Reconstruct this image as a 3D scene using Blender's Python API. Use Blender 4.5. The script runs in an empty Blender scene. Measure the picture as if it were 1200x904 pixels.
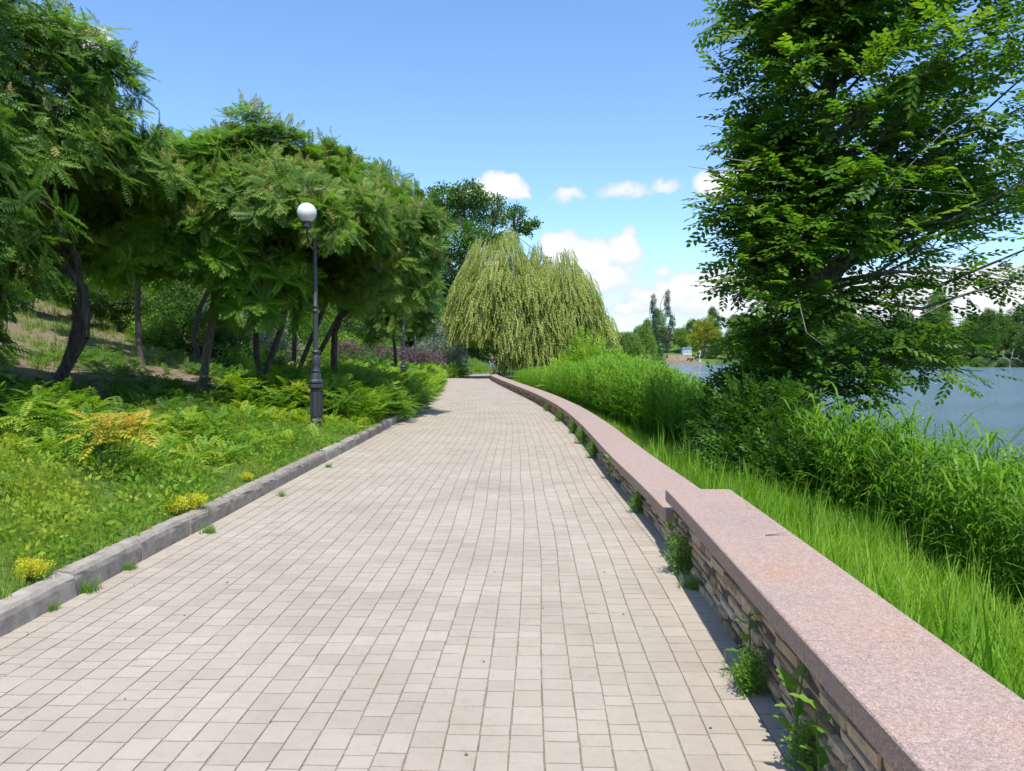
import bpy, math, random
import numpy as np
rng = np.random.default_rng(11)
random.seed(11)
R = math.radians
scene = bpy.context.scene
COL = scene.collection
U = lambda a, b, n=None: rng.uniform(a, b, n)

# ------------------------------------------------------------------ camera
CAM_H, F, PX, PY, HZ = 1.6, 900.0, 600.0, 452.0, 418.0
PITCH = -math.atan((PY - HZ) / F)
cam_d = bpy.data.cameras.new("camera"); cam = bpy.data.objects.new("camera", cam_d); COL.objects.link(cam)
cam_d.sensor_width = 36; cam_d.lens = 27; cam_d.clip_end = 5000; cam_d.clip_start = 0.05
cam.location = (0, 0, CAM_H); cam.rotation_euler = (R(90) + PITCH, 0, 0)
scene.camera = cam

def ray(px, py):
    u, v = (px - PX) / F, (PY - py) / F
    c, s = math.cos(PITCH), math.sin(PITCH)
    return np.array([u, c - v * s, s + v * c])
def at(px, py, d):                       # point seen at a photo pixel, d metres ahead
    r = ray(px, py); return np.array([0, 0, CAM_H]) + r * (d / r[1])

# ------------------------------------------------------------------ mesh helpers (quads only)
def norm(v):
    v = np.asarray(v, float); return v / np.maximum(np.linalg.norm(v, axis=-1, keepdims=True), 1e-9)
def join(parts):
    Vs, Fs, Ts, o = [], [], [], 0
    for p in parts:
        V, Q = np.asarray(p[0], float), np.asarray(p[1], int)
        if len(V) == 0: continue
        t = p[2] if len(p) > 2 else np.full(len(Q), .5)
        Vs.append(V); Fs.append(Q + o); Ts.append(np.broadcast_to(t, (len(Q),))); o += len(V)
    return np.concatenate(Vs), np.concatenate(Fs), np.concatenate(Ts)
def world_off(o):
    v = np.zeros(3)
    while o is not None:
        v += np.array(o.location); o = o.parent
    return v
def obj(name, geo, mat, parent=None, smooth=False, bevel=0):
    V, Q = np.asarray(geo[0], float), np.asarray(geo[1], int)
    t = geo[2] if len(geo) > 2 else None
    if parent is not None: V = V - world_off(parent)
    me = bpy.data.meshes.new(name)
    me.vertices.add(len(V)); me.vertices.foreach_set("co", V.astype(np.float32).ravel())
    me.loops.add(Q.size); me.loops.foreach_set("vertex_index", Q.astype(np.int32).ravel())
    me.polygons.add(len(Q)); me.polygons.foreach_set("loop_start", np.arange(len(Q), dtype=np.int32) * 4)
    me.polygons.foreach_set("use_smooth", np.full(len(Q), bool(smooth)))
    if t is not None:
        a = me.attributes.new("tint", 'FLOAT', 'FACE'); a.data.foreach_set("value", np.broadcast_to(t, (len(Q),)).astype(np.float32))
    me.materials.append(mat); me.update(calc_edges=True)
    o = bpy.data.objects.new(name, me); COL.objects.link(o)
    if parent is not None: o.parent = parent
    if bevel:
        b = o.modifiers.new("Bevel", 'BEVEL'); b.width = bevel; b.segments = 2; b.limit_method = 'ANGLE'
    return o
def tag(o, label=None, cat=None, group=None, kind=None):
    if label: o["label"] = label
    if cat: o["category"] = cat
    if group: o["group"] = group
    if kind: o["kind"] = kind
    return o
def thing(name, label, cat, loc=(0, 0, 0), group=None, rz=0, sc=1):
    o = bpy.data.objects.new(name, None); COL.objects.link(o); o.empty_display_size = .2
    o.location = loc; o.rotation_euler = (0, 0, rz); o.scale = (sc, sc, sc)
    return tag(o, label, cat, group)
def dup(root, loc, rz=0, sc=1, label=None, group=None):
    def cp(o, par):
        c = o.copy(); COL.objects.link(c); c.parent = par
        for ch in o.children: cp(ch, c)
        return c
    r = cp(root, None); r.location = loc; r.rotation_euler = (0, 0, rz)
    r.scale = sc if isinstance(sc, tuple) else (sc, sc, sc)
    if label: r["label"] = label
    if group: r["group"] = group
    return r
def box(c, s, rz=0):
    x, y, z = np.array(s) / 2
    V = np.array([[-x, -y, -z], [x, -y, -z], [x, y, -z], [-x, y, -z], [-x, -y, z], [x, -y, z], [x, y, z], [-x, y, z]])
    ca, sa = math.cos(rz), math.sin(rz)
    V = V @ np.array([[ca, sa, 0], [-sa, ca, 0], [0, 0, 1]]) + np.array(c)
    return V, np.array([[3, 2, 1, 0], [4, 5, 6, 7], [0, 1, 5, 4], [1, 2, 6, 5], [2, 3, 7, 6], [3, 0, 4, 7]])
def tube(P, r, n=6, tint=.5):
    P = np.asarray(P, float); r = np.broadcast_to(r, (len(P),))
    T = norm(np.gradient(P, axis=0))
    ref = np.array([0.31, .92, .23]) if abs(T[0][2]) > .7 else np.array([0.05, .1, 1.])
    A = norm(np.cross(T, ref)); B = np.cross(T, A)
    th = np.arange(n) * 2 * np.pi / n
    V = P[:, None] + r[:, None, None] * (A[:, None] * np.cos(th)[None, :, None] + B[:, None] * np.sin(th)[None, :, None])
    k = len(P); i = np.arange(k - 1)[:, None] * n; j = np.arange(n)[None]
    Q = np.stack([i + j, i + (j + 1) % n, i + n + (j + 1) % n, i + n + j], -1).reshape(-1, 4)
    return V.reshape(-1, 3), Q, np.full(len(Q), tint)
def lathe(prof, c=(0, 0, 0), n=16):
    P = np.array([(0, 0, z) for _, z in prof], float); r = np.array([a for a, _ in prof])
    th = np.arange(n) * 2 * np.pi / n + np.pi / n
    V = np.stack([r[:, None] * np.cos(th), r[:, None] * np.sin(th), np.repeat(P[:, 2:3], n, 1)], -1)
    k = len(P); i = np.arange(k - 1)[:, None] * n; j = np.arange(n)[None]
    Q = np.stack([i + j, i + (j + 1) % n, i + n + (j + 1) % n, i + n + j], -1).reshape(-1, 4)
    return V.reshape(-1, 3) + np.array(c), Q
def ball(c, r, n=24, m=14, zs=1):
    return lathe([(max(1e-3, r * math.sin(math.pi * i / m)), -r * zs * math.cos(math.pi * i / m)) for i in range(m + 1)], c, n)
def frames(d, up):
    y = norm(d); z = norm(up - (up * y).sum(-1, keepdims=True) * y); x = np.cross(y, z)
    return np.stack([x, y, z], -1)
def scatter(tmpl, pos, d, up, sc, tint):
    tv, tf = tmpl; N = len(pos)
    Rm = frames(np.asarray(d, float), np.asarray(up, float))
    sc = np.broadcast_to(sc, (N,))
    V = np.einsum('nij,kj->nki', Rm, tv) * sc[:, None, None] + np.asarray(pos)[:, None]
    Q = (tf[None] + (np.arange(N) * len(tv))[:, None, None]).reshape(-1, 4)
    return V.reshape(-1, 3), Q, np.repeat(np.broadcast_to(tint, (N,)), len(tf))
def rdir(n, zlo=-1., zhi=1.):
    z = U(zlo, zhi, n); a = U(0, 2 * np.pi, n); s = np.sqrt(1 - z * z)
    return np.stack([s * np.cos(a), s * np.sin(a), z], -1)

# ------------------------------------------------------------------ leaf templates
def diamond(b, d, side, L, w, nrm=None, lift=0):
    m = b + d * L * .42
    return [b, m + side * w * .5, b + d * L, m - side * w * .5]
def pinnate(n=9, L=.3, w=.085, droop=.35, fwd=.45, hang=.35):
    V, Q = [], []
    def add(q): Q.append(list(range(len(V), len(V) + 4))); V.extend(q)
    for i in range(n):
        y = .16 + .8 * i / (n - 1); b = np.array([0, y, -droop * y * y])
        l = L * (.62 + .45 * math.sin(math.pi * (i + .8) / (n + .6)))
        for s in (-1, 1):
            d = norm(np.array([s, fwd, -hang + .1 * math.sin(i * 2.3 + s)]))
            add(diamond(b, d, norm(np.array([-.4 * s, 1, -droop * y])), l, w))
    e = np.array([0, .97, -droop * .94])
    add(diamond(e, norm(np.array([0, 1, -2 * droop])), np.array([1., 0, 0]), L * .8, w))
    for y0, y1 in ((0, .5), (.5, 1)):
        add([np.array([-.008, y0, -droop * y0 ** 2]), np.array([.008, y0, -droop * y0 ** 2]), np.array([.005, y1, -droop * y1 ** 2]), np.array([-.005, y1, -droop * y1 ** 2])])
    return np.array(V), np.array(Q)
def spray(n=12, L=.21, w=.115, droop=.12, twig=.012):          # twig with alternate folded leaves
    V, Q = [], []
    for i in range(n):
        y = .06 + .9 * i / (n - 1); s = 1 if i % 2 else -1
        b = np.array([0, y, -droop * y * y])
        l = L * (.75 + .35 * math.sin(math.pi * (i + .5) / n))
        d = norm(np.array([s * .85, .75, -.28 + .15 * math.sin(i * 1.7)])) if i < n - 1 else np.array([0, 1, -.2])
        side = norm(np.cross(d, [0, 0, 1])); up = np.cross(side, d)
        k = len(V)
        V += [b, b + d * l * .33 + side * w * .46 + up * w * .12, b + d * l * .7 + side * w * .36 + up * w * .1, b + d * l,
              b + d * l * .7 - side * w * .36 + up * w * .1, b + d * l * .33 - side * w * .46 + up * w * .12]
        Q += [[k, k + 1, k + 2, k + 3], [k, k + 3, k + 4, k + 5]]
    k = len(V)
    V += [np.array([-twig / 2, 0, 0]), np.array([twig / 2, 0, 0]), np.array([twig / 4, .96, -droop * .9]), np.array([-twig / 4, .96, -droop * .9])]
    Q += [[k, k + 1, k + 2, k + 3]]
    return np.array(V), np.array(Q)
def tuftleaf(n=7, spread=1., L=1., w=.5, seed=0):               # small whorl of simple leaves
    g = np.random.default_rng(seed); V, Q = [], []
    for i in range(n):
        a = i * 2.4 + g.uniform(-.3, .3); e = g.uniform(-.3, .9)
        d = norm(np.array([math.cos(a), math.sin(a), e])); b = d * g.uniform(.05, .9) * spread
        side = norm(np.cross(d, [g.uniform(-.5, .5), g.uniform(-.5, .5), 1])); k = len(V)
        V += diamond(b, d, side, L * g.uniform(.7, 1.2), w); Q.append([k, k + 1, k + 2, k + 3])
    return np.array(V), np.array(Q)
def strand(n=22, L=.1, w=.022, sway=.05):                        # hanging willow shoot, +y is down its length
    V, Q = [], []
    for i in range(n):
        y = i / n; s = 1 if i % 2 else -1; a = i * 2.4
        b = np.array([sway * math.sin(y * 5), y, sway * math.cos(y * 4)])
        d = norm(np.array([math.cos(a) * .33, .95, math.sin(a) * .33])); side = norm(np.cross(d, [math.sin(a), .2, math.cos(a)])); k = len(V)
        V += diamond(b, d, side, L, w); Q.append([k, k + 1, k + 2, k + 3])
    return np.array(V), np.array(Q)
def blade(h=1., w=.05, bend=.4, seg=3):
    V, Q = [], []
    for i in range(seg + 1):
        f = i / seg; ww = w * (1 - f) ** .7 + .001
        y = h * f; b = bend * f * f
        V += [[-ww / 2, b, y], [ww / 2, b, y]]
        if i: k = len(V) - 4; Q.append([k, k + 1, k + 3, k + 2])
    return V, Q
def tuft(n=9, h=1., w=.05, r=.1, seed=1, bend=.45):
    g = np.random.default_rng(seed); parts = []
    for i in range(n):
        V, Q = blade(h * g.uniform(.5, 1.05), w * g.uniform(.7, 1.2), bend * g.uniform(.1, 1.2))
        V = np.array(V); a = g.uniform(0, 6.283); c, s = math.cos(a), math.sin(a)
        V = V @ np.array([[c, s, 0], [-s, c, 0], [0, 0, 1]]) + [g.uniform(-r, r), g.uniform(-r, r), 0]
        parts.append((V, Q))
    V, Q, _ = join(parts); return V[:, [0, 2, 1]] * [1, 1, -1], Q     # +y is up
def reed(h=1., n=8, L=.38, w=.03, seed=2):
    g = np.random.default_rng(seed); parts = []
    V, Q, _ = tube([[0, 0, 0], [.01, .02, h * .5], [.03, .05, h * .93]], [.006, .005, .002], 3); parts.append((V, Q))
    for i in range(n):
        z = h * (.22 + .72 * i / n); a = i * 2.6 + g.uniform(-.4, .4)
        l = L * g.uniform(.75, 1.15) * (1 - .25 * i / n); up = .45 + .6 * i / n
        pts = [[0, 0], [l * .45, l * .5 * up], [l * .8, l * .62 * up], [l * 1.05, l * .45 * up]]
        ww = [w * .5, w, w * .7, .002]; V = []; Q = []
        for j, (x, zz) in enumerate(pts):
            V += [[x, -ww[j] / 2, z + zz], [x, ww[j] / 2, z + zz]]
            if j: k = len(V) - 4; Q.append([k, k + 1, k + 3, k + 2])
        V = np.array(V); c, s = math.cos(a), math.sin(a)
        parts.append((V @ np.array([[c, s, 0], [-s, c, 0], [0, 0, 1]]), Q))
    V, Q, _ = join(parts); return V[:, [0, 2, 1]] * [1, 1, -1], Q
def lobed(L=1., w=.5):                                            # jagged broad weed leaf along +y
    o = [(0, 0), (.1, .12), (.26, .3), (.14, .42), (.24, .6), (.1, .7), (.12, .84), (0, 1)]
    V = [[0, y * L, .1 * math.sin(y * 3)] for _, y in o] + [[x * w * 2, y * L, .1 * math.sin(y * 3) + .12 * x] for x, y in o] + [[-x * w * 2, y * L, .1 * math.sin(y * 3) + .12 * x] for x, y in o]
    Q = []
    for i in range(7): Q += [[i, 8 + i, 9 + i, i + 1], [i, i + 1, 17 + i, 16 + i]]
    return np.array(V), np.array(Q)
PIN, PIN2, PINS = pinnate(9, .31, .092, .3), pinnate(9, .3, .08, .2, .5, .2), pinnate(7, .33, .11, .35)
SPRAY, SPRAY2 = spray(), spray(8, .3, .16, .2, .015)

# ------------------------------------------------------------------ materials
def new_mat(name):
    m = bpy.data.materials.new(name); m.use_nodes = True
    nt = m.node_tree; b = nt.nodes["Principled BSDF"]
    return m, nt, b
def nd(nt, t, **kw):
    n = nt.nodes.new(t)
    for k, v in kw.items():
        if k.startswith("i_"): n.inputs[k[2:].replace("_", " ")].default_value = v
        else: setattr(n, k, v)
    return n
def ramp(nt, stops, fac=None, interp='LINEAR'):
    n = nt.nodes.new("ShaderNodeValToRGB"); n.color_ramp.interpolation = interp
    e = n.color_ramp.elements
    while len(e) < len(stops): e.new(.5)
    for x, (p, c) in zip(e, stops): x.position = p; x.color = (*c, 1)
    if fac is not None: nt.links.new(fac, n.inputs[0])
    return n
def noise(nt, scale, detail=4, rough=.55, vec=None, dim='3D'):
    n = nd(nt, "ShaderNodeTexNoise"); n.inputs["Scale"].default_value = scale; n.inputs["Detail"].default_value = detail; n.inputs["Roughness"].default_value = rough
    if vec is not None: nt.links.new(vec, n.inputs["Vector"])
    return n
def mixc(nt, fac, a, b, mode='MIX'):
    n = nd(nt, "ShaderNodeMix", data_type='RGBA', blend_type=mode)
    for s, v in ((0, fac), (6, a), (7, b)):
        if hasattr(v, "is_linked") or hasattr(v, "links"): nt.links.new(v, n.inputs[s])
        elif s == 0: n.inputs[0].default_value = v
        else: n.inputs[s].default_value = (*v, 1)
    return n.outputs[2]
def leaf_mat(name, dark, mid, light, trans=.42, rough=.45, tcol=(1.25, 1.35, .45), spec=.35, scale=1.3):
    m, nt, b = new_mat(name); L = nt.links.new
    at_ = nd(nt, "ShaderNodeAttribute", attribute_name="tint")
    geo = nd(nt, "ShaderNodeNewGeometry")
    nz = noise(nt, scale, 2, .5, geo.outputs["Position"])
    add = nd(nt, "ShaderNodeMath", operation='MULTIPLY_ADD'); L(nz.outputs[0], add.inputs[0]); add.inputs[1].default_value = .5; L(at_.outputs["Fac"], add.inputs[2])
    sub = nd(nt, "ShaderNodeMath", operation='SUBTRACT'); L(add.outputs[0], sub.inputs[0]); sub.inputs[1].default_value = .25
    r = ramp(nt, [(0, dark), (.5, mid), (1, light)], sub.outputs[0])
    L(r.outputs[0], b.inputs["Base Color"]); b.inputs["Roughness"].default_value = rough; b.inputs["Specular IOR Level"].default_value = spec
    tc = mixc(nt, 1., r.outputs[0], tcol, 'MULTIPLY')
    tr = nd(nt, "ShaderNodeBsdfTranslucent"); L(tc, tr.inputs[0])
    mx = nd(nt, "ShaderNodeMixShader"); mx.inputs[0].default_value = trans
    L(b.outputs[0], mx.inputs[1]); L(tr.outputs[0], mx.inputs[2]); L(mx.outputs[0], nt.nodes["Material Output"].inputs[0])
    return m
def plain(name, col, rough=.6, var=.25, scale=6, bump=.0, metal=0, spec=.5):
    m, nt, b = new_mat(name); L = nt.links.new
    tc = nd(nt, "ShaderNodeTexCoord"); nz = noise(nt, scale, 6, .6, tc.outputs["Object"])
    r = ramp(nt, [(.3, tuple(c * (1 - var) for c in col)), (.7, tuple(min(1, c * (1 + var)) for c in col))], nz.outputs[0])
    L(r.outputs[0], b.inputs["Base Color"]); b.inputs["Roughness"].default_value = rough; b.inputs["Metallic"].default_value = metal; b.inputs["Specular IOR Level"].default_value = spec
    if bump:
        bp = nd(nt, "ShaderNodeBump"); bp.inputs["Strength"].default_value = bump; bp.inputs["Distance"].default_value = .02
        L(nz.outputs[0], bp.inputs["Height"]); L(bp.outputs[0], b.inputs["Normal"])
    return m
M = {}
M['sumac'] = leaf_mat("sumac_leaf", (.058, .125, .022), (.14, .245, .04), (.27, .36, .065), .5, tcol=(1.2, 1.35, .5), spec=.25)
M['sumac_bright'] = leaf_mat("bright_sumac_leaf", (.065, .155, .016), (.14, .28, .026), (.25, .38, .045), .5, spec=.25)
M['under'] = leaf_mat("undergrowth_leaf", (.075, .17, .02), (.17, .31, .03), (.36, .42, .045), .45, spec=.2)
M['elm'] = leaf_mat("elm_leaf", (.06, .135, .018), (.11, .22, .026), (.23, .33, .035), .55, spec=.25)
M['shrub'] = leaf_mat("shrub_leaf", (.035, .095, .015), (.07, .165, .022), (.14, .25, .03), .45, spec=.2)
M['willow'] = leaf_mat("willow_leaf", (.19, .24, .05), (.35, .41, .105), (.5, .53, .19), .45, .5, (1.1, 1.15, .6), .2)
M['oak'] = leaf_mat("oak_leaf", (.045, .10, .02), (.08, .165, .028), (.15, .24, .04), .45, spec=.2)
M['spruce'] = leaf_mat("spruce_needle", (.03, .06, .045), (.06, .105, .085), (.11, .16, .13), .15, .6, (1, 1, .9))
M['silver'] = leaf_mat("silver_leaf", (.14, .18, .12), (.24, .29, .2), (.38, .42, .32), .3, .5, (1, 1, .8))
M['purple'] = leaf_mat("purple_leaf", (.07, .035, .05), (.14, .075, .10), (.24, .15, .16), .3, .5, (1.2, .7, .7))
M['gold'] = leaf_mat("golden_leaf", (.32, .36, .02), (.55, .55, .03), (.7, .66, .06), .4, .5, (1.1, 1.1, .4))
M['grass'] = leaf_mat("grass_blade", (.10, .21, .02), (.20, .37, .03), (.36, .47, .06), .5, .5, spec=.2)
M['lawn'] = leaf_mat("lawn_blade", (.09, .18, .025), (.20, .30, .04), (.37, .38, .11), .45, .5, spec=.2)
M['reed'] = leaf_mat("reed_leaf", (.07, .175, .02), (.14, .29, .026), (.25, .40, .045), .5, .45, spec=.2)
M['poplar'] = leaf_mat("poplar_leaf", (.05, .09, .05), (.09, .14, .08), (.14, .19, .11), .3)
M['far_a'] = leaf_mat("far_leaf_deep", (.05, .11, .025), (.09, .17, .035), (.14, .23, .05), .35, .6, scale=.4)
M['far_b'] = leaf_mat("far_leaf_light", (.09, .18, .03), (.16, .27, .04), (.24, .34, .06), .35, .6, scale=.4)
M['far_y'] = leaf_mat("far_leaf_yellow", (.16, .2, .02), (.28, .31, .025), (.38, .38, .04), .35, .6)
M['weed'] = leaf_mat("weed_leaf", (.08, .18, .03), (.14, .28, .04), (.25, .38, .06), .4, spec=.25)
M['petal'] = leaf_mat("sumac_blossom", (.22, .24, .07), (.36, .34, .10), (.46, .38, .12), .25, .7, (1, 1, .6))
M['red_spike'] = leaf_mat("old_seed_head", (.10, .03, .02), (.16, .05, .03), (.2, .07, .04), .1, .8, (1, 1, 1))

def bark(name, a, b_, s=9):
    m, nt, b = new_mat(name); L = nt.links.new
    tc = nd(nt, "ShaderNodeTexCoord"); mp = nd(nt, "ShaderNodeMapping"); mp.inputs["Scale"].default_value = (1, 1, .22); L(tc.outputs["Object"], mp.inputs[0])
    nz = noise(nt, s * 2, 8, .65, mp.outputs[0]); r = ramp(nt, [(.35, a), (.65, b_)], nz.outputs[0])
    L(r.outputs[0], b.inputs["Base Color"]); b.inputs["Roughness"].default_value = .9
    bp = nd(nt, "ShaderNodeBump"); bp.inputs["Strength"].default_value = .9; bp.inputs["Distance"].default_value = .04; L(nz.outputs[0], bp.inputs["Height"]); L(bp.outputs[0], b.inputs["Normal"])
    return m
M['bark'] = bark("sumac_bark", (.035, .027, .022), (.13, .105, .085))
M['bark_sunlit'] = bark("sunlit_sumac_bark", (.12, .09, .07), (.30, .25, .2))  # lighter copy of the sumac bark, sunlight painted into one trunk's colour
M['bark_elm'] = bark("elm_bark", (.045, .038, .032), (.20, .175, .15), 14)
M['twig'] = bark("dry_twig", (.16, .14, .11), (.34, .31, .26))

# paving: each paver its own tint, fine speckle and grime
def paver_mat():
    m, nt, b = new_mat("concrete_paver"); L = nt.links.new
    g = nd(nt, "ShaderNodeNewGeometry"); a = nd(nt, "ShaderNodeAttribute", attribute_name="tint")
    r = ramp(nt, [(0, (.325, .277, .222)), (.5, (.355, .306, .249)), (1, (.38, .33, .272))], a.outputs["Fac"])
    n1 = noise(nt, 160, 3, .7, g.outputs["Position"]); r1 = ramp(nt, [(.3, (.86, .86, .86)), (.55, (1, 1, 1)), (.75, (1.06, 1.06, 1.06))], n1.outputs[0])
    n2 = noise(nt, .9, 6, .65, g.outputs["Position"]); r2 = ramp(nt, [(.3, (.86, .85, .83)), (.5, (.98, .975, .965)), (.62, (1.04, 1.03, 1.02))], n2.outputs[0])
    n3 = noise(nt, 17, 5, .7, g.outputs["Position"]); r3 = ramp(nt, [(.28, (.9, .89, .88)), (.5, (1, 1, 1))], n3.outputs[0])
    c = mixc(nt, 1., r.outputs[0], r1.outputs[0], 'MULTIPLY'); c = mixc(nt, 1., c, r2.outputs[0], 'MULTIPLY'); c = mixc(nt, 1., c, r3.outputs[0], 'MULTIPLY')
    L(c, b.inputs["Base Color"]); b.inputs["Roughness"].default_value = .85; b.inputs["Specular IOR Level"].default_value = .3
    bp = nd(nt, "ShaderNodeBump"); bp.inputs["Strength"].default_value = .35; bp.inputs["Distance"].default_value = .004; L(n1.outputs[0], bp.inputs["Height"]); L(bp.outputs[0], b.inputs["Normal"])
    return m
M['paver'] = paver_mat()
def joint_mat():
    m, nt, b = new_mat("joint_sand"); L = nt.links.new
    g = nd(nt, "ShaderNodeNewGeometry"); n1 = noise(nt, 2.2, 5, .7, g.outputs["Position"]); n2 = noise(nt, 60, 3, .6, g.outputs["Position"])
    r = ramp(nt, [(.45, (.225, .19, .145)), (.62, (.18, .16, .10)), (.7, (.12, .14, .045))], n1.outputs[0]); r2 = ramp(nt, [(.3, (.6, .6, .6)), (.7, (1.2, 1.2, 1.2))], n2.outputs[0])
    L(mixc(nt, 1., r.outputs[0], r2.outputs[0], 'MULTIPLY'), b.inputs["Base Color"]); b.inputs["Roughness"].default_value = 1
    return m
M['joint'] = joint_mat()
def granite_mat():
    m, nt, b = new_mat("pink_granite"); L = nt.links.new
    g = nd(nt, "ShaderNodeNewGeometry"); P = g.outputs["Position"]
    v = nd(nt, "ShaderNodeTexVoronoi"); v.inputs["Scale"].default_value = 230; L(P, v.inputs["Vector"])
    sep = nd(nt, "ShaderNodeSeparateColor"); L(v.outputs["Color"], sep.inputs[0])
    r = ramp(nt, [(0, (.21, .145, .115)), (.14, (.30, .205, .162)), (.4, (.338, .243, .2)), (.72, (.365, .275, .232)), (.95, (.44, .36, .315))], sep.outputs[0])
    v2 = nd(nt, "ShaderNodeTexVoronoi"); v2.inputs["Scale"].default_value = 70; L(P, v2.inputs["Vector"]); s2 = nd(nt, "ShaderNodeSeparateColor"); L(v2.outputs["Color"], s2.inputs[0])
    r2 = ramp(nt, [(0, (.86, .84, .83)), (1, (1.08, 1.08, 1.08))], s2.outputs[0])
    n1 = noise(nt, 1.6, 6, .7, P); r3 = ramp(nt, [(.3, (.88, .93, .97)), (.5, (1, 1, 1)), (.6, (1.02, .98, .95)), (.7, (1.12, .86, .72))], n1.outputs[0])
    c = mixc(nt, 1., r.outputs[0], r2.outputs[0], 'MULTIPLY'); c = mixc(nt, 1., c, r3.outputs[0], 'MULTIPLY')
    at_ = nd(nt, "ShaderNodeAttribute", attribute_name="tint"); r4 = ramp(nt, [(0, (.97, .97, .98)), (1, (1.02, 1.01, 1.0))], at_.outputs["Fac"])
    c = mixc(nt, 1., c, r4.outputs[0], 'MULTIPLY')
    L(c, b.inputs["Base Color"]); b.inputs["Roughness"].default_value = .62; b.inputs["Specular IOR Level"].default_value = .22
    bp = nd(nt, "ShaderNodeBump"); bp.inputs["Strength"].default_value = .25; bp.inputs["Distance"].default_value = .003; L(sep.outputs[0], bp.inputs["Height"]); L(bp.outputs[0], b.inputs["Normal"])
    return m
M['granite'] = granite_mat()
def stone_mat(name, lo, mid, hi, s=14):
    m, nt, b = new_mat(name); L = nt.links.new
    g = nd(nt, "ShaderNodeNewGeometry"); a = nd(nt, "ShaderNodeAttribute", attribute_name="tint")
    r = ramp(nt, [(0, lo), (.5, mid), (1, hi)], a.outputs["Fac"])
    n1 = noise(nt, s, 8, .7, g.outputs["Position"]); r1 = ramp(nt, [(.3, (.62, .6, .58)), (.65, (1.15, 1.15, 1.15))], n1.outputs[0])
    L(mixc(nt, 1., r.outputs[0], r1.outputs[0], 'MULTIPLY'), b.inputs["Base Color"]); b.inputs["Roughness"].default_value = .9
    bp = nd(nt, "ShaderNodeBump"); bp.inputs["Strength"].default_value = .7; bp.inputs["Distance"].default_value = .012; L(n1.outputs[0], bp.inputs["Height"]); L(bp.outputs[0], b.inputs["Normal"])
    return m
M['stone'] = stone_mat("sandstone", (.32, .215, .125), (.53, .395, .25), (.64, .50, .335))
M['mortar'] = plain("dark_mortar", (.09, .075, .06), .95, .3, 20)
M['kerb'] = stone_mat("kerb_concrete", (.21, .18, .148), (.27, .237, .20), (.32, .285, .245), 9)
M['landing'] = stone_mat("landing_stone", (.30, .235, .17), (.38, .30, .22), (.45, .37, .28), 2)
M['iron'] = plain("black_painted_iron", (.035, .038, .045), .42, .3, 30, .1)
M['opal'] = plain("opal_globe", (.62, .62, .61), .25, .06, 3)
M['skin'] = plain("skin", (.42, .25, .18), .6, .05)
M['hair'] = plain("hair", (.03, .022, .018), .7, .1)
M['blue_cloth'] = plain("blue_cloth", (.10, .22, .50), .8, .1)
M['dark_cloth'] = plain("dark_cloth", (.06, .03, .028), .8, .1)
M['shoe'] = plain("shoe", (.05, .05, .05), .6, .1)
M['white_paint'] = plain("white_paint", (.5, .5, .5), .5, .05)
M['blue_paint'] = plain("blue_paint", (.25, .35, .5), .5, .05)
M['dry_leaf'] = plain("dry_leaf", (.14, .09, .05), .8, .3)

# ------------------------------------------------------------------ path centreline
CTRL = np.array([(-1.2, -14), (-1.12, -9), (-1.03, -4), (-.96, 0), (-.83, 4.4), (-.77, 7), (-.763, 10), (-.71, 15), (-.78, 20), (-1.08, 26.6), (-1.7, 35), (-2.45, 44), (-3.1, 53), (-3.2, 60.5), (-2.2, 67), (.6, 71.3), (4.2, 73.3), (9, 74.6), (14, 75.6), (20, 77)])
def catmull(C, k=40):
    out = []
    P = np.vstack([2 * C[0] - C[1], C, 2 * C[-1] - C[-2]])
    for i in range(1, len(P) - 2):
        p0, p1, p2, p3 = P[i - 1:i + 3]
        for t in np.arange(k) / k:
            out.append(.5 * (2 * p1 + (p2 - p0) * t + (2 * p0 - 5 * p1 + 4 * p2 - p3) * t * t + (3 * p1 - p0 - 3 * p2 + p3) * t ** 3))
    return np.array(out + [C[-1]])
CP = catmull(CTRL)
CS = np.concatenate([[0], np.cumsum(np.linalg.norm(np.diff(CP, axis=0), axis=1))])
CT = norm(np.gradient(CP, axis=0)); CN = np.stack([-CT[:, 1], CT[:, 0]], -1)    # CN points left
S_LEN = CS[-1]
def s_of_y(y): return float(np.interp(y, CP[:, 1][:700], CS[:700]))
HW_S = [s_of_y(v) for v in (-14, 0, 2.5, 6.3, 10, 15, 20, 26.6, 35, 53)] + [S_LEN]
def hw(s): return np.interp(s, HW_S, [2.0, 2.04, 2.06, 2.115, 2.09, 2.07, 2.03, 1.92, 1.78, 1.66, 1.7])
def st(s, t):                                       # along the path, left of the centreline -> x, y
    s = np.asarray(s, float)
    x = np.interp(s, CS, CP[:, 0]); y = np.interp(s, CS, CP[:, 1]); nx = np.interp(s, CS, CN[:, 0]); ny = np.interp(s, CS, CN[:, 1])
    return np.stack([x + nx * t, y + ny * t], -1)
_i = np.linspace(0, len(CP) - 1, 190).astype(int); QP, QN, QS = CP[_i], CN[_i], CS[_i]
def lateral(x, y):
    """signed distance left of the centreline, and s"""
    x, y = np.asarray(x, float).ravel(), np.asarray(y, float).ravel()
    sd = np.empty(len(x)); ss = np.empty(len(x))
    for k in range(0, len(x), 20000):
        P = np.stack([x[k:k + 20000], y[k:k + 20000]], -1)
        d = ((P[:, None] - QP[None]) ** 2).sum(-1); j = d.argmin(1)
        dv = P - QP[j]; dot = (dv * QN[j]).sum(-1); m = np.sqrt(d[np.arange(len(P)), j])
        sd[k:k + 20000] = np.where(m < 3, dot, np.sign(dot) * m); ss[k:k + 20000] = QS[j]
    return sd, ss
WATER = -1.2
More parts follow.
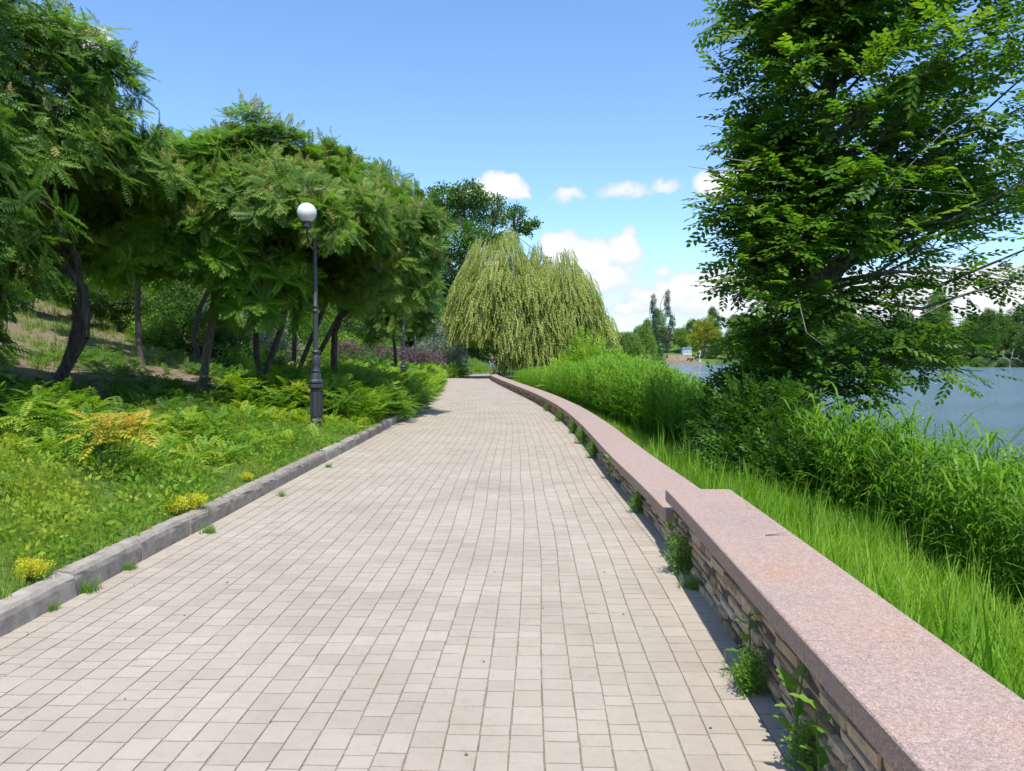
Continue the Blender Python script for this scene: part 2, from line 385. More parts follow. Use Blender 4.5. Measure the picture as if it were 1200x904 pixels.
def shore_x(y): return np.interp(y, [-60, 0, 12, 20, 30, 40, 60, 80, 120, 200, 262, 300], [7, 6.6, 6.4, 6.2, 7, 8.2, 11.4, 14.6, 22.5, 39, 50, 56])
def shore_y(x): return np.interp(x, [40, 50, 80, 92, 112, 140, 200, 400, 900], [272, 268, 262, 250, 217, 193, 178, 165, 150])
def sm(a, b, v): t = np.clip((v - a) / (b - a), 0, 1); return t * t * (3 - 2 * t)
def ground(x, y):
    x, y = np.asarray(x, float), np.asarray(y, float); shp = x.shape; x, y = x.ravel(), y.ravel()
    sd, ss = lateral(x, y); h = hw(ss)
    a = sd - h; b = -sd - h
    zl = .14 + np.interp(a, [0, .3, 1, 3, 6.5, 9, 14, 26, 40, 80], [0, .02, .10, .36, .86, 1.35, 3.1, 7.2, 8.6, 9.5]) - 0
    damp = 1 - sm(-9, 2, x) * sm(62, 76, y)
    zl = .14 + (zl - .14) * (damp * .94 + .06)
    zl += .05 * np.sin(x * 1.3 + 1) * np.sin(y * 1.1) * np.clip(a, 0, 1)
    tl = np.minimum(x - shore_x(y), shore_y(x) - y)             # >0 inside the lake
    wx = np.clip(b - .4, 0, 99); gap = np.maximum(wx + np.clip(-tl, 0, 99), .5)
    zr = -.12 - .98 * sm(0, 1, wx / gap)
    far = sm(66, 90, y); inland = np.clip(-tl, 0, 400)
    zr = np.where(y > 66, zr * (1 - far) + far * (-1.05 + np.minimum(inland * .09, 5)), zr)
    z = np.where(sd > 0, np.where(a < .11, -.06, zl), np.where(b < .15, -.06, zr))
    farl = sm(95, 140, y)
    z = np.where(sd > 0, z * (1 - farl) + farl * np.minimum(-1.05 + inland * .12, 9), z)
    z = np.where(tl > 0, -1.15 - np.clip(tl * .35, 0, 1.8), z)
    return z.reshape(shp)

def gz(x, y): return float(ground(np.array([float(x)]), np.array([float(y)]))[0])
# ------------------------------------------------------------------ ground, lake, path, kerb
def axis(parts):
    out = []
    for a, b, st_ in parts: out.append(np.arange(a, b, st_))
    return np.concatenate(out + [[parts[-1][1]]])
gx = axis([(-1800, -200, 200), (-200, -60, 14), (-60, -20, 2.5), (-20, -6, .3), (-6, -2.4, .1), (-2.4, .6, .3), (.6, 2.4, .12), (2.4, 10, .3), (10, 30, 1.5), (30, 150, 5), (150, 300, 15), (300, 1800, 250)])
gy = axis([(-300, -40, 40), (-40, -4, 4), (-4, 42, .4), (42, 84, .6), (84, 150, 5), (150, 300, 5), (300, 700, 40), (700, 2600, 300)])
GX, GY = np.meshgrid(gx, gy); GZ = ground(GX, GY)
nx_, ny_ = len(gx), len(gy)
ii = (np.arange(ny_ - 1)[:, None] * nx_ + np.arange(nx_ - 1)[None]).ravel()
def ground_mat():
    m, nt, b = new_mat("soil_and_turf"); L = nt.links.new
    g = nd(nt, "ShaderNodeNewGeometry"); P = g.outputs["Position"]
    n1 = noise(nt, .55, 6, .65, P); n2 = noise(nt, 9, 6, .7, P); n3 = noise(nt, 45, 3, .6, P)
    soil = ramp(nt, [(.3, (.10, .07, .045)), (.5, (.2, .15, .10)), (.7, (.30, .24, .17))], n2.outputs[0])
    turf = ramp(nt, [(.3, (.05, .10, .02)), (.7, (.12, .20, .04))], n2.outputs[0])
    a = nd(nt, "ShaderNodeAttribute", attribute_name="tint")
    mad = nd(nt, "ShaderNodeMath", operation='ADD'); L(n1.outputs[0], mad.inputs[0]); L(a.outputs["Fac"], mad.inputs[1])
    mr = nd(nt, "ShaderNodeMapRange"); mr.inputs[1].default_value = .85; mr.inputs[2].default_value = 1.15; L(mad.outputs[0], mr.inputs[0])
    c = mixc(nt, mr.outputs[0], soil.outputs[0], turf.outputs[0]); r3 = ramp(nt, [(.3, (.6, .6, .6)), (.7, (1.2, 1.2, 1.2))], n3.outputs[0])
    L(mixc(nt, 1., c, r3.outputs[0], 'MULTIPLY'), b.inputs["Base Color"]); b.inputs["Roughness"].default_value = 1; b.inputs["Specular IOR Level"].default_value = .1
    bp = nd(nt, "ShaderNodeBump"); bp.inputs["Strength"].default_value = .8; bp.inputs["Distance"].default_value = .04; L(n2.outputs[0], bp.inputs["Height"]); L(bp.outputs[0], b.inputs["Normal"])
    return m
Qg = np.stack([ii, ii + 1, ii + 1 + nx_, ii + nx_], -1)
fc = np.stack([GX.ravel(), GY.ravel()], -1)[Qg].mean(1)
sd_, ss_ = lateral(fc[:, 0], fc[:, 1])
a_ = sd_ - hw(ss_)
green = np.where(sd_ > 0, np.interp(a_, [0, 2.2, 4, 9, 12], [.75, .58, .34, .34, .44]), .95); green[fc[:, 1] > 60] = .9
tag(obj("ground", (np.stack([GX.ravel(), GY.ravel(), GZ.ravel()], -1), Qg, green), ground_mat(), smooth=True), kind="structure")

def water_mat():
    m, nt, b = new_mat("lake_water"); L = nt.links.new
    b.inputs["Base Color"].default_value = (.12, .19, .235, 1); b.inputs["Roughness"].default_value = .12; b.inputs["IOR"].default_value = 1.33
    g = nd(nt, "ShaderNodeNewGeometry"); mp = nd(nt, "ShaderNodeMapping"); mp.inputs["Scale"].default_value = (.45, 1.3, 1); mp.inputs["Rotation"].default_value = (0, 0, .3); L(g.outputs["Position"], mp.inputs[0])
    n1 = noise(nt, 3.2, 8, .68, mp.outputs[0]); n2 = noise(nt, .12, 3, .5, mp.outputs[0])
    bp = nd(nt, "ShaderNodeBump"); bp.inputs["Strength"].default_value = 1; bp.inputs["Distance"].default_value = .42
    mu = nd(nt, "ShaderNodeMath", operation='MULTIPLY'); r = ramp(nt, [(.3, (.55, .55, .55)), (.7, (1, 1, 1))], n2.outputs[0]); L(n1.outputs[0], mu.inputs[0]); L(r.outputs[0], mu.inputs[1])
    L(mu.outputs[0], bp.inputs["Height"]); L(bp.outputs[0], b.inputs["Normal"])
    return m
wx = np.array([2, 60, 200, 1200.]); wy = np.array([-300, 0, 100, 290.])
WX, WY = np.meshgrid(wx, wy); wi = (np.arange(3)[:, None] * 4 + np.arange(3)[None]).ravel()
tag(obj("lake", (np.stack([WX.ravel(), WY.ravel(), np.full(16, WATER)], -1), np.stack([wi, wi + 1, wi + 5, wi + 4], -1)), water_mat()), kind="structure")

def blocks(s0, s1, t0, t1, z, gap, bev, dz=.0):
    """flat stones seen from above in path coordinates: chamfered top, sides down to the bed"""
    n = len(s0); V = np.empty((n, 8, 3))
    for k, (e, zz) in enumerate(((gap, -.03), (gap + bev, 0))):
        zz = zz if k == 0 else 0
        ca = [(s0 + e, t0 + e), (s0 + e, t1 - e), (s1 - e, t1 - e), (s1 - e, t0 + e)]
        for j, (a, b) in enumerate(ca):
            V[:, k * 4 + j, :2] = st(a, b) + rng.normal(0, .0013, (n, 2)); V[:, k * 4 + j, 2] = -.03 if k == 0 else z
    tilt = rng.normal(0, dz, (n, 4)); V[:, 4:, 2] += tilt
    q = np.array([[4, 7, 6, 5], [0, 4, 5, 1], [1, 5, 6, 2], [2, 6, 7, 3], [3, 7, 4, 0]])
    return V.reshape(-1, 3), (q[None] + (np.arange(n) * 8)[:, None, None]).reshape(-1, 4)
NC = 31
S0, S1 = s_of_y(-3), s_of_y(55) + 34
parts_s0, parts_s1, parts_a, parts_b, parts_t = [], [], [], [], []
seqs = []
for c in range(NC):
    if c % 4 == 0 or rng.random() < .12:
        ln = rng.choice([.098, .131, .131, .168, .168], int((S1 - S0) / .11))
        edges = S0 + np.concatenate([[0], np.cumsum(ln)]); edges = edges[edges < S1]
    e = edges + rng.normal(0, .005, len(edges)) + U(-.02, .02)
    parts_s0.append(e[:-1]); parts_s1.append(e[1:])
    fr = lambda k, s: (2 * k / NC - 1) * hw(s)
    mid = (e[:-1] + e[1:]) / 2
    wob = lambda k: .006 * np.sin(mid * 1.7 + k * 1.9) + .014 * np.sin(mid * .6 + k * .35) + .01 * np.sin(mid * .23 + k * .2)
    parts_a.append(fr(c, mid) + (wob(c) if c else 0)); parts_b.append(fr(c + 1, mid) + (wob(c + 1) if c < NC - 1 else 0))
    parts_t.append(np.clip(rng.normal(.5, .22, len(mid)), 0, 1))
V, Q = blocks(np.concatenate(parts_s0), np.concatenate(parts_s1), np.concatenate(parts_a), np.concatenate(parts_b), .0, .0014, .0026, .0007)
pt = np.repeat(np.concatenate(parts_t), 5)
joint_s = np.linspace(S0 - 8, S_LEN - .1, 300)
JV = np.concatenate([np.c_[st(joint_s, hw(joint_s) + .05), np.full(300, -.0045)], np.c_[st(joint_s, -hw(joint_s) - .05), np.full(300, -.0045)]])
JQ = np.stack([np.arange(299), np.arange(299) + 300, np.arange(299) + 301, np.arange(299) + 1], -1)
path = tag(obj("path", (V, Q, pt), M['paver']), kind="structure")
tag(obj("path_bed", (JV, JQ), M['joint']), kind="structure")

def sweep(sec, s, jit=0, caps=True, offset=None):
    """closed cross-section [(t, z)] swept along the path; t measured from the right edge (outwards +) or via offset fn"""
    k = len(sec); rows = []
    for (tt, z) in sec:
        t = offset(s) + tt; rows.append(np.c_[st(s, t), np.full(len(s), z)])
    V = np.stack(rows, 1)
    if jit: V = V + rng.normal(0, jit, V.shape)
    n = len(s); i = np.arange(n - 1)[:, None] * k; j = np.arange(k)[None]
    Q = np.stack([i + j, i + k + j, i + k + (j + 1) % k, i + (j + 1) % k], -1).reshape(-1, 4)
    if caps:
        assert k == 8
        for b, fl in ((0, 0), ((n - 1) * k, 1)):
            cq = np.array([[0, 1, 2, 7], [7, 2, 3, 6], [6, 3, 4, 5]]) + b
            Q = np.vstack([Q, cq[:, ::-1] if fl else cq])
    return V.reshape(-1, 3), Q
# kerb along the left edge: worn concrete lengths
parts = []; s = s_of_y(-6)
while s < s_of_y(50):
    L_ = U(.85, 1.05); dz = rng.normal(0, .006); dt = rng.normal(0, .006)
    sec = [(.0 + dt, -.05), (.005 + dt, .1 + dz), (.012 + dt, .135 + dz), (.035 + dt, .16 + dz), (.12 + dt, .165 + dz), (.145 + dt, .155 + dz), (.15 + dt, .1), (.15 + dt, -.05)]
    V, Q = sweep(sec, np.linspace(s + .007, s + L_ - .007, 9), .0032, True, lambda q: hw(q))
    parts.append((V, Q[:, ::-1], np.full(len(Q), U(0, 1)))); s += L_
tag(obj("kerb", join(parts), M['kerb']), kind="structure")

# ------------------------------------------------------------------ parapet walls
def stone_face(s_a, s_b, z0, z1, course=.056):
    ns = max(2, round((z1 - z0) / course)); zz = np.linspace(z0, z1, ns + 1); zz[1:-1] += rng.normal(0, .006, ns - 1)
    Vs = []; T = []
    for c in range(ns):
        ln = U(.1, .34, int((s_b - s_a) / .13)); e = s_a + np.concatenate([[0], np.cumsum(ln)]); e = e[e < s_b - .05]; e = np.append(e, s_b)
        a, b = e[:-1], e[1:]; n = len(a); W = np.empty((n, 8, 3)); g = .004
        dep = U(.0, .03, n)
        for k, ins in enumerate((g, g + .008)):
            zb = zz[c] + ins + rng.normal(0, .004, n); zt = zz[c + 1] - ins + rng.normal(0, .004, n)
            t = -hw((a + b) / 2) + (-.02 if k == 0 else dep)
            for j, (ss, z) in enumerate(((a + ins, zb), (b - ins, zb), (b - ins, zt), (a + ins, zt))):
                W[:, k * 4 + j, :2] = st(ss, t - (.0 if k == 0 else .01) + (rng.normal(0, .004, n) if k else 0)); W[:, k * 4 + j, 2] = z
        Vs.append(W); T.append(np.clip(rng.normal(.5, .28, n), 0, 1))
    W = np.concatenate(Vs); T = np.concatenate(T); n = len(W)
    q = np.array([[4, 7, 6, 5], [0, 4, 5, 1], [1, 5, 6, 2], [2, 6, 7, 3], [3, 7, 4, 0]])
    return W.reshape(-1, 3), (q[None] + (np.arange(n) * 8)[:, None, None]).reshape(-1, 4), np.repeat(T, 5)
def parapet(name, label, s_a, s_b, top, slab, joints=None):
    p0 = st(s_a, -hw(s_a)); w = thing(name, label, "wall", (p0[0], p0[1], 0))
    sec = [(0, -.12), (0, top - .1), (-.2, top - .1), (-.3, top - .1), (-.42, top - .1), (-.42, -.4), (-.3, -.4), (-.1, -.4)]
    ss = np.linspace(s_a, s_b, max(4, int((s_b - s_a) / .5)))
    V, Q = sweep([(t - .008, z) for t, z in sec], ss, 0, True, lambda q: -hw(q))
    obj("mortar_core", (V, Q[:, ::-1]), M['mortar'], w)
    obj("stone_face", stone_face(s_a, s_b, -.02, top - .102), M['stone'], w)
    s = s_a - .03; k = 0
    js = joints or list(np.arange(s_a + slab, s_b - .4, slab))
    for e in js + [s_b + .03]:
        c = .006; o = .06; wd = .535
        sec = [(o, top - .1 + c), (o, top - c), (o - c, top), (o - wd + c, top), (o - wd, top - c), (o - wd, top - .1 + c), (o - wd + c, top - .1), (o - c, top - .1)]
        V, Q = sweep(sec, np.linspace(s + .0015, e - .0015, max(3, int((e - s) / .35))), 0, True, lambda q: -hw(q))
        obj("coping_slab", (V, Q[:, ::-1], np.full(len(Q), U(.2, 1))), M['granite'], w); s = e; k += 1
    return w
SW = s_of_y(6.35)
parapet("parapet_wall", "higher near stone wall with broad pink granite coping beside the path", s_of_y(-4), SW, .5, 2., [s_of_y(.9), s_of_y(3.0)])
parapet("parapet_wall", "long low stone wall with pink coping curving away along the lake side", SW + .035, s_of_y(55) + 22, .33, 2.4)

# ------------------------------------------------------------------ tree skeletons
def grow(base, targets, r_tip=.012, power=.47, first=None, wig=.12, sides=6, frac=(.3, .5)):
    """tubes from base to every target by repeated splitting; returns tube list, tip directions"""
    out = []; tips = {}
    rad = lambda n: r_tip * n ** power
    def seg(p, q, r0, r1, d0):
        L_ = np.linalg.norm(q - p); m1 = p + norm(d0) * L_ * .4; m2 = p + (q - p) * .66 + rng.normal(0, wig * L_ * .35, 3)
        t = np.array([0, .33, .66, 1])[:, None]
        pts = (1 - t) ** 3 * p + 3 * (1 - t) ** 2 * t * m1 + 3 * (1 - t) * t * t * m2 + t ** 3 * q
        n = sides if r0 > .02 else (4 if r0 > .008 else 3)
        out.append(tube(pts, np.linspace(r0, r1, 4), n)); return norm(pts[-1] - pts[-2])
    def rec(p, d, idx, depth):
        n = len(idx); T = targets[idx]
        if n == 1:
            tips[idx[0]] = seg(p, T[0], rad(1.3), rad(1) * .6, d); return
        c = T.mean(0); f = U(*frac)
        q = p + (c - p) * f + rng.normal(0, wig * np.linalg.norm(c - p) * .4, 3)
        d2 = seg(p, q, rad(n) * (1.12 if depth == 0 else 1), rad(n) * .86, d)
        X = T - c; u = np.linalg.svd(X, full_matrices=False)[2][0] + rng.normal(0, .25, 3)
        o = np.argsort(X @ u); k = int(np.clip(n * U(.32, .68), 1, n - 1))
        rec(q, d2, idx[o[:k]], depth + 1); rec(q, d2, idx[o[k:]], depth + 1)
    rec(np.asarray(base, float), np.asarray(first if first is not None else (0, 0, 1.), float), np.arange(len(targets)), 0)
    return out, np.array([tips[i] for i in range(len(targets))])
def rosette(pos, axis, k, size, tmpl, elev=(35, 100), tint0=None, lo=.1, hi=.7):
    n = len(pos); ax = norm(axis); a0 = U(0, 6.28, n)
    ref = norm(np.cross(ax, rdir(n))); bi = np.cross(ax, ref)
    P, D, Up, S, T = [], [], [], [], []
    t0 = U(lo, hi, n) if tint0 is None else tint0
    for i in range(k):
        a = a0 + i * 2.4; e = np.radians(U(*elev, n))[:, None]
        rad = ref * np.cos(a)[:, None] + bi * np.sin(a)[:, None]
        P.append(pos - ax * U(0, .12, n)[:, None]); D.append(ax * np.cos(e) + rad * np.sin(e)); Up.append(ax * np.sin(e) - rad * np.cos(e) + np.array([0, 0, .5]))
        S.append(size * U(.65, 1.15, n)); T.append(np.clip(t0 + rng.normal(0, .09, n), 0, 1))
    return scatter(tmpl, np.concatenate(P), np.concatenate(D), np.concatenate(Up), np.concatenate(S), np.concatenate(T))
def bloom_tmpl():
    g = np.random.default_rng(3); V, Q = [], []
    for i in range(30):
        y = i / 30; a = i * 2.4; r = .2 * (1 - y) ** .8 + .02
        d = norm(np.array([math.cos(a), .9, math.sin(a)])); k = len(V)
        V += diamond(np.array([math.cos(a) * r * .5, y, math.sin(a) * r * .5]), d, norm(np.array([-math.sin(a), g.uniform(-.4, .4), math.cos(a)])), r * 1.1 + .06, .11); Q.append([k, k + 1, k + 2, k + 3])
    return np.array(V), np.array(Q)
BLOOM = bloom_tmpl()
def dome(c, r, n, zmin=-.35, lump=.16, depth=.3):
    d = rdir(n * 3); d = d[d[:, 2] > zmin][:n]
    ph = U(0, 6.28, 3); l = 1 + lump * (np.sin(d[:, 0] * 5 + ph[0]) * np.sin(d[:, 1] * 5 + ph[1]) + .6 * np.sin(d[:, 2] * 6 + ph[2]))
    return np.asarray(c) + d * np.asarray(r) * (l * (1 - depth * rng.random(len(d)) ** 1.6))[:, None], d
def sumac(label, base, crown, rad, n=260, bright=False, zmin=-.35, stems=None, r_tip=.011, leaf=.39, bloom=.25, k=10, tint=(.1, .7), mains=60, pale=False, skirt=(), inner=.8):
    base = np.array([base[0], base[1], float(ground(np.array([base[0]]), np.array([base[1]]))[0]) - .1])
    w = thing("sumac_tree", label, "tree", base, "sumac trees on the bank")
    main, dm = dome(crown, np.array(rad) * .86, mains, zmin + .05)
    stems = stems or [base + [0, 0, .9]]
    tubes = []; per = np.array_split(np.argsort(norm(main[:, :2] - base[:2]) @ norm(np.array([stems[-1][0] - stems[0][0] + 1e-3, stems[-1][1] - stems[0][1]]))), len(stems))
    tot = 0
    for sdest, idx in zip(stems, per):
        tb, _ = grow(sdest, main[idx], r_tip, .5, first=np.array(sdest) - base, wig=.22); tubes += tb
        rr = r_tip * len(idx) ** .5
        m = (base + np.array(sdest)) / 2 + rng.normal(0, .06, 3)
        tubes.append(tube([base, base * .7 + m * .3 + rng.normal(0, .03, 3), m, np.array(sdest)], [rr * 1.55 + .02, rr * 1.3, rr * 1.15, rr * 1.05], 8))
    tips, d = dome(crown, rad, n, zmin)
    for c_, r_, n_ in skirt:
        t2, d2 = dome(c_, r_, n_, -.7); tips = np.concatenate([tips, t2]); d = np.concatenate([d, d2])
    j = ((tips[:, None] - main[None]) ** 2).sum(-1).argmin(1)
    for p, q in zip(main[j], tips): tubes.append(tube([p, (p + q) / 2 + rng.normal(0, .06, 3), q], [.008, .006, .004], 3))
    obj("trunk", join(tubes), M['bark_sunlit'] if pale else M['bark'], w, True)
    ax = norm(d * [1, 1, .7] + [0, 0, .55] + rng.normal(0, .25, d.shape))
    geo = [rosette(tips, ax, k, leaf, PIN, (30, 102), lo=tint[0], hi=tint[1])]
    jj = rng.choice(len(tips), int(len(tips) * inner)); pp = tips[jj] * .45 + main[j[jj]] * .55
    geo.append(rosette(pp, ax[jj], max(3, k // 2), leaf * .95, PIN, (50, 110), lo=tint[0], hi=tint[1]))
    obj("crown", join(geo), M['sumac_bright'] if bright else M['sumac'], w)
    if bloom:
        q = tips[rng.random(len(tips)) < bloom]
        q = np.concatenate([q + rng.normal(0, .1, q.shape) for _ in range(3)])
        obj("blossom", scatter(BLOOM, q + [0, 0, .08], norm(rng.normal(0, .35, q.shape) + [0, 0, 1]), rdir(len(q)), U(.13, .27, len(q)), U(.1, .9, len(q))), M['petal'], w)
    return w
def A3(px, py, d): return at(px, py, d)
def bxy(px, py, d): p = at(px, py, d); return p[:2]

sumac("dark sumac at the left edge with long leaves drooping low", (-9.4, 10.5), (-8.7, 9.8, 3.4), (2.3, 2.2, 2.9), 380, zmin=-.7, tint=(0, .35), bloom=.3)
sumac("tall sumac with forked leaning trunk and twisted bare inner limbs", bxy(57, 457, 14.5), (-9.1, 12.9, 4.75), (2.9, 2.9, 3.0), 640, zmin=-.1, tint=(.15, .65),
      stems=[A3(84, 405, 14.6), A3(100, 395, 14.2), A3(95, 400, 15)], bloom=.35, r_tip=.013, mains=90, inner=.25)
sumac("bright green sumac with a pale sunlit trunk", bxy(238, 440, 19.3), (-7.3, 17.0, 4.05), (2.65, 2.5, 2.45), 640, True, -.32, tint=(.2, .75), bloom=.06, skirt=[((-5.3, 16.3, 3.0), (1.0, .9, .9), 60)], pale=True, stems=[A3(250, 368, 18.6)], mains=60)
sumac("sumac with a thin dark crooked trunk behind the forked one", bxy(163, 416, 23), (-11.6, 23.5, 5.9), (2.6, 2.6, 2.4), 240, zmin=-.3)
sumac("sumac with a dark trunk behind the pale sunlit trunk", bxy(227, 412, 27), (-10.4, 27, 6.2), (2.6, 2.6, 2.4), 220, zmin=-.3)
sumac("sumac with yellow flower spikes and Y shaped trunk left of the lamp", bxy(303, 469, 18), (-5.45, 17.1, 4.45), (2.45, 2.4, 2.1), 560, zmin=-.15, tint=(.2, .75),
      stems=[A3(300, 400, 18.2), A3(330, 385, 18)], bloom=.5, r_tip=.012, inner=.35, skirt=[(at(388, 264, 14.9), (.36, .3, .4), 20)])
sumac("wide sumac spreading from several stems behind the lamp post", bxy(343, 439, 25), (-5.5, 23.6, 5.3), (2.7, 2.6, 2.6), 600, zmin=-.1, tint=(.15, .75),
      stems=[A3(345, 400, 24.5), A3(372, 380, 25), A3(395, 375, 25)], bloom=.5, r_tip=.013, mains=90, inner=.35)
sumac("sumac with low hanging right side overhanging the path shrubs", (-5.2, 22), (-3.75, 20.3, 4.1), (2.0, 2.0, 2.0), 470, zmin=-.6, tint=(.15, .7), stems=[A3(392, 390, 21.6)], bloom=.5)
sumac("small rounded sumac at the far end of the row above the second lamp", (-5.6, 37), (-4.9, 33.5, 4.4), (1.8, 1.9, 2.6), 360, zmin=-.75, tint=(.15, .7), bloom=.45)

# ------------------------------------------------------------------ elm on the lake bank
ex, ey = at(950, 545, 11.8)[:2]; ez = float(ground(np.array([ex]), np.array([ey]))[0])
elm = thing("elm_tree", "large leafy elm leaning over the wall beside the lake", "tree", (ex, ey, ez - .1))
trunk_pts = np.array([[ex + .02, ey, ez - .15], [ex, ey, ez + .25], at(947, 470, 11.8), at(946, 420, 11.8), at(952, 340, 11.9), at(965, 200, 12), at(975, 60, 12.1), [ex + .5, ey + .4, 8.5], [ex + .6, ey + .4, 10.2]])
tubes = [tube(trunk_pts, [.27, .19, .165, .16, .15, .125, .1, .06, .02], 12)]
pos, dr, up_, sz, tn = [], [], [], [], []
for b in range(300):
    z = ez + 1.55 + (10.2 - ez - 1.5) * rng.random() ** 1.15
    p0 = np.array([np.interp(z, trunk_pts[:, 2], trunk_pts[:, 0]), np.interp(z, trunk_pts[:, 2], trunk_pts[:, 1]), z])
    az = U(0, 2 * np.pi); cx, sx = math.cos(az), math.sin(az)
    right = max(0, cx)
    env = np.interp(z, [.5, 1.5, 2.5, 4.2, 5.6, 6.6, 8, 10], [.9, 1.3, 1.5, 1.5, 1.75, 1.65, 1.6, 1.0])
    L_ = env * U(.55, 1.05) + right ** 1.2 * U(.2, 3.2) * (1 if z > 2.6 else .25)
    if z < 2.4 and cx > .2 and rng.random() < .5: continue
    if z < 2.1 and sx < .1 and -.4 < cx < .8: continue
    if z < 2.3 and sx < 0: L_ *= 1 - .65 * -sx
    if cx > .3 and z > 2.6 and rng.random() < .35: continue
    el = U(.0, .45 + .08 * z) if z > 2.2 else U(-.15, .25)
    d = np.array([cx, sx, el]); p3 = p0 + d * L_ + np.array([0, 0, -.10 * L_])
    pts = np.array([p0, p0 + d * L_ * .35 + [0, 0, .08], p0 + d * L_ * .7 + [0, 0, .05], p3]); pts[1:3] += rng.normal(0, .06, (2, 3))
    tubes.append(tube(pts, [.012 + .011 * L_, .009 + .006 * L_, .008, .003], 5))
    ns = int(21 * L_ * (.62 if right > .5 else 1.1)) + 4
    f = U(.15, 1.0, ns) ** .75
    P = np.stack([np.interp(f, [0, .35, .7, 1], pts[:, i]) for i in range(3)], -1)
    sgn = rng.choice([-1, 1], ns); side = np.array([-sx, cx, 0])
    D = np.array([cx, sx, 0])[None] * U(.15, 1.1, ns)[:, None] + side * (sgn * U(.2, 1.1, ns))[:, None] + np.c_[np.zeros((ns, 2)), rng.normal(-.02, .32, ns)]
    pos.append(P + rng.normal(0, .1, P.shape)); dr.append(D); up_.append(rng.normal(0, .3, (ns, 3)) + [0, -.25, 1]); sz.append(U(.34, .72, ns)); tn.append(np.clip(rng.normal(.42 if L_ > 1.2 and f.mean() > .5 else .3, .2, ns), 0, 1))
for (a, b, c_) in (((1000, 300), (1060, 215), (1205, 85)), ((1005, 250), (1090, 180), (1210, 120)), ((1000, 352), (1080, 362), (1215, 318)), ((1000, 338), (1100, 335), (1220, 285)), ((985, 270), (1110, 260), (1230, 200))):
    P = [at(965, a[1] + 20, 11.9), at(*a, 11.6), at(*b, 11.2), at(*c_, 10.8)]
    tubes.append(tube(P, [.05, .04, .026, .012], 6))
    ns = 34; f = U(.3, 1, ns); Pq = np.stack([np.interp(f, [0, .25, .6, 1], np.array(P)[:, i]) for i in range(3)], -1)
    pos.append(Pq); dr.append(rng.normal(0, .6, (ns, 3)) * [1, 1, .5] + [.5, 0, 0]); up_.append(rng.normal(0, .3, (ns, 3)) + [0, 0, 1]); sz.append(U(.3, .6, ns)); tn.append(U(.1, .6, ns))
for k in range(34):
    e = at(U(1040, 1300), U(-60, 300), U(10.2, 13.4)) if k < 26 else at(U(1030, 1135), U(395, 450), U(10.6, 11.8)); z0 = max(2.6 if k < 26 else 1.7, e[2] - U(.6, 2.2)); b0 = np.array([np.interp(z0, trunk_pts[:, 2], trunk_pts[:, 0]), ey, z0])
    P = np.array([b0, b0 * .65 + e * .35 + [0, 0, -.1], b0 * .3 + e * .7 + rng.normal(0, .12, 3), e]); tubes.append(tube(P, [.04, .03, .018, .006], 5))
    ns = 40; f = U(.3, 1.0, ns) ** .7; Pq = np.stack([np.interp(f, [0, .35, .7, 1], P[:, i]) for i in range(3)], -1) + rng.normal(0, .24, (ns, 3)) * [1, 1, .7]
    dd = norm(e - b0); pos.append(Pq); dr.append(rng.normal(0, .6, (ns, 3)) * [1, 1, .5] + dd * .7); up_.append(rng.normal(0, .3, (ns, 3)) + [0, -.25, 1]); sz.append(U(.34, .72, ns) * (1 if k < 26 else .8)); tn.append(np.clip(rng.normal(.5 if k < 26 else .35, .22, ns), 0, 1))
elm_bare = []
for P in ([at(880, 190, 10.6), at(845, 185, 10.5), at(818, 170, 10.4)], [at(872, 200, 10.6), at(840, 200, 10.5), at(805, 195, 10.3)], [at(1040, 222, 10.4), at(1070, 190, 10.3), at(1110, 150, 10.2), at(1160, 120, 10)],
          [at(1000, 218, 10.5), at(1060, 222, 10.4), at(1150, 230, 10.2)], [at(1080, 370, 10.6), at(1130, 345, 10.4), at(1180, 330, 10.3), at(1215, 305, 10.2)], [at(935, 350, 10.5), at(945, 390, 10.4), at(965, 405, 10.4)]):
    elm_bare.append(tube(P, np.linspace(.009, .003, len(P)), 4))
tr = obj("trunk", join(tubes), M['bark_elm'], elm, True)
for t_ in elm_bare: obj("bare_twig", t_, M['twig'], elm, True)
obj("crown", scatter(SPRAY, np.concatenate(pos), np.concatenate(dr), np.concatenate(up_), np.concatenate(sz), np.concatenate(tn)), M['elm'], elm)

# ------------------------------------------------------------------ shrubs
def shrub_geo(c, r, n, tmpl, size, tint=(.1, .7), zmin=-1, shell=.5, up=.5):
    d = rdir(n * 2); d = d[d[:, 2] > zmin][:n]; ph = U(0, 6.28, 3)
    l = 1 + .18 * np.sin(d[:, 0] * 6 + ph[0]) * np.sin(d[:, 1] * 6 + ph[1]) + .1 * np.sin(d[:, 2] * 9 + ph[2])
    p = np.asarray(c) + d * np.asarray(r) * (l * (1 - shell * rng.random(len(d)) ** 1.3))[:, None]
    return scatter(tmpl, p, norm(d + rng.normal(0, .5, d.shape) + [0, 0, up]), rng.normal(0, .4, d.shape) + [0, 0, 1], size * U(.6, 1.2, len(d)), np.clip(U(*tint, len(d)), 0, 1))
def stems_geo(base, c, r, k=9, rad=.012):
    out = []
    for i in range(k):
        d = rdir(1, .1, 1)[0]; q = np.asarray(c) + d * np.asarray(r) * .8; b = np.asarray(base) + [U(-.2, .2) * rad, U(-.2, .2) * rad, 0]
        out.append(tube([b, (b + q) / 2 + rng.normal(0, .05, 3), q], [rad, rad * .7, rad * .3], 4))
    return join(out)
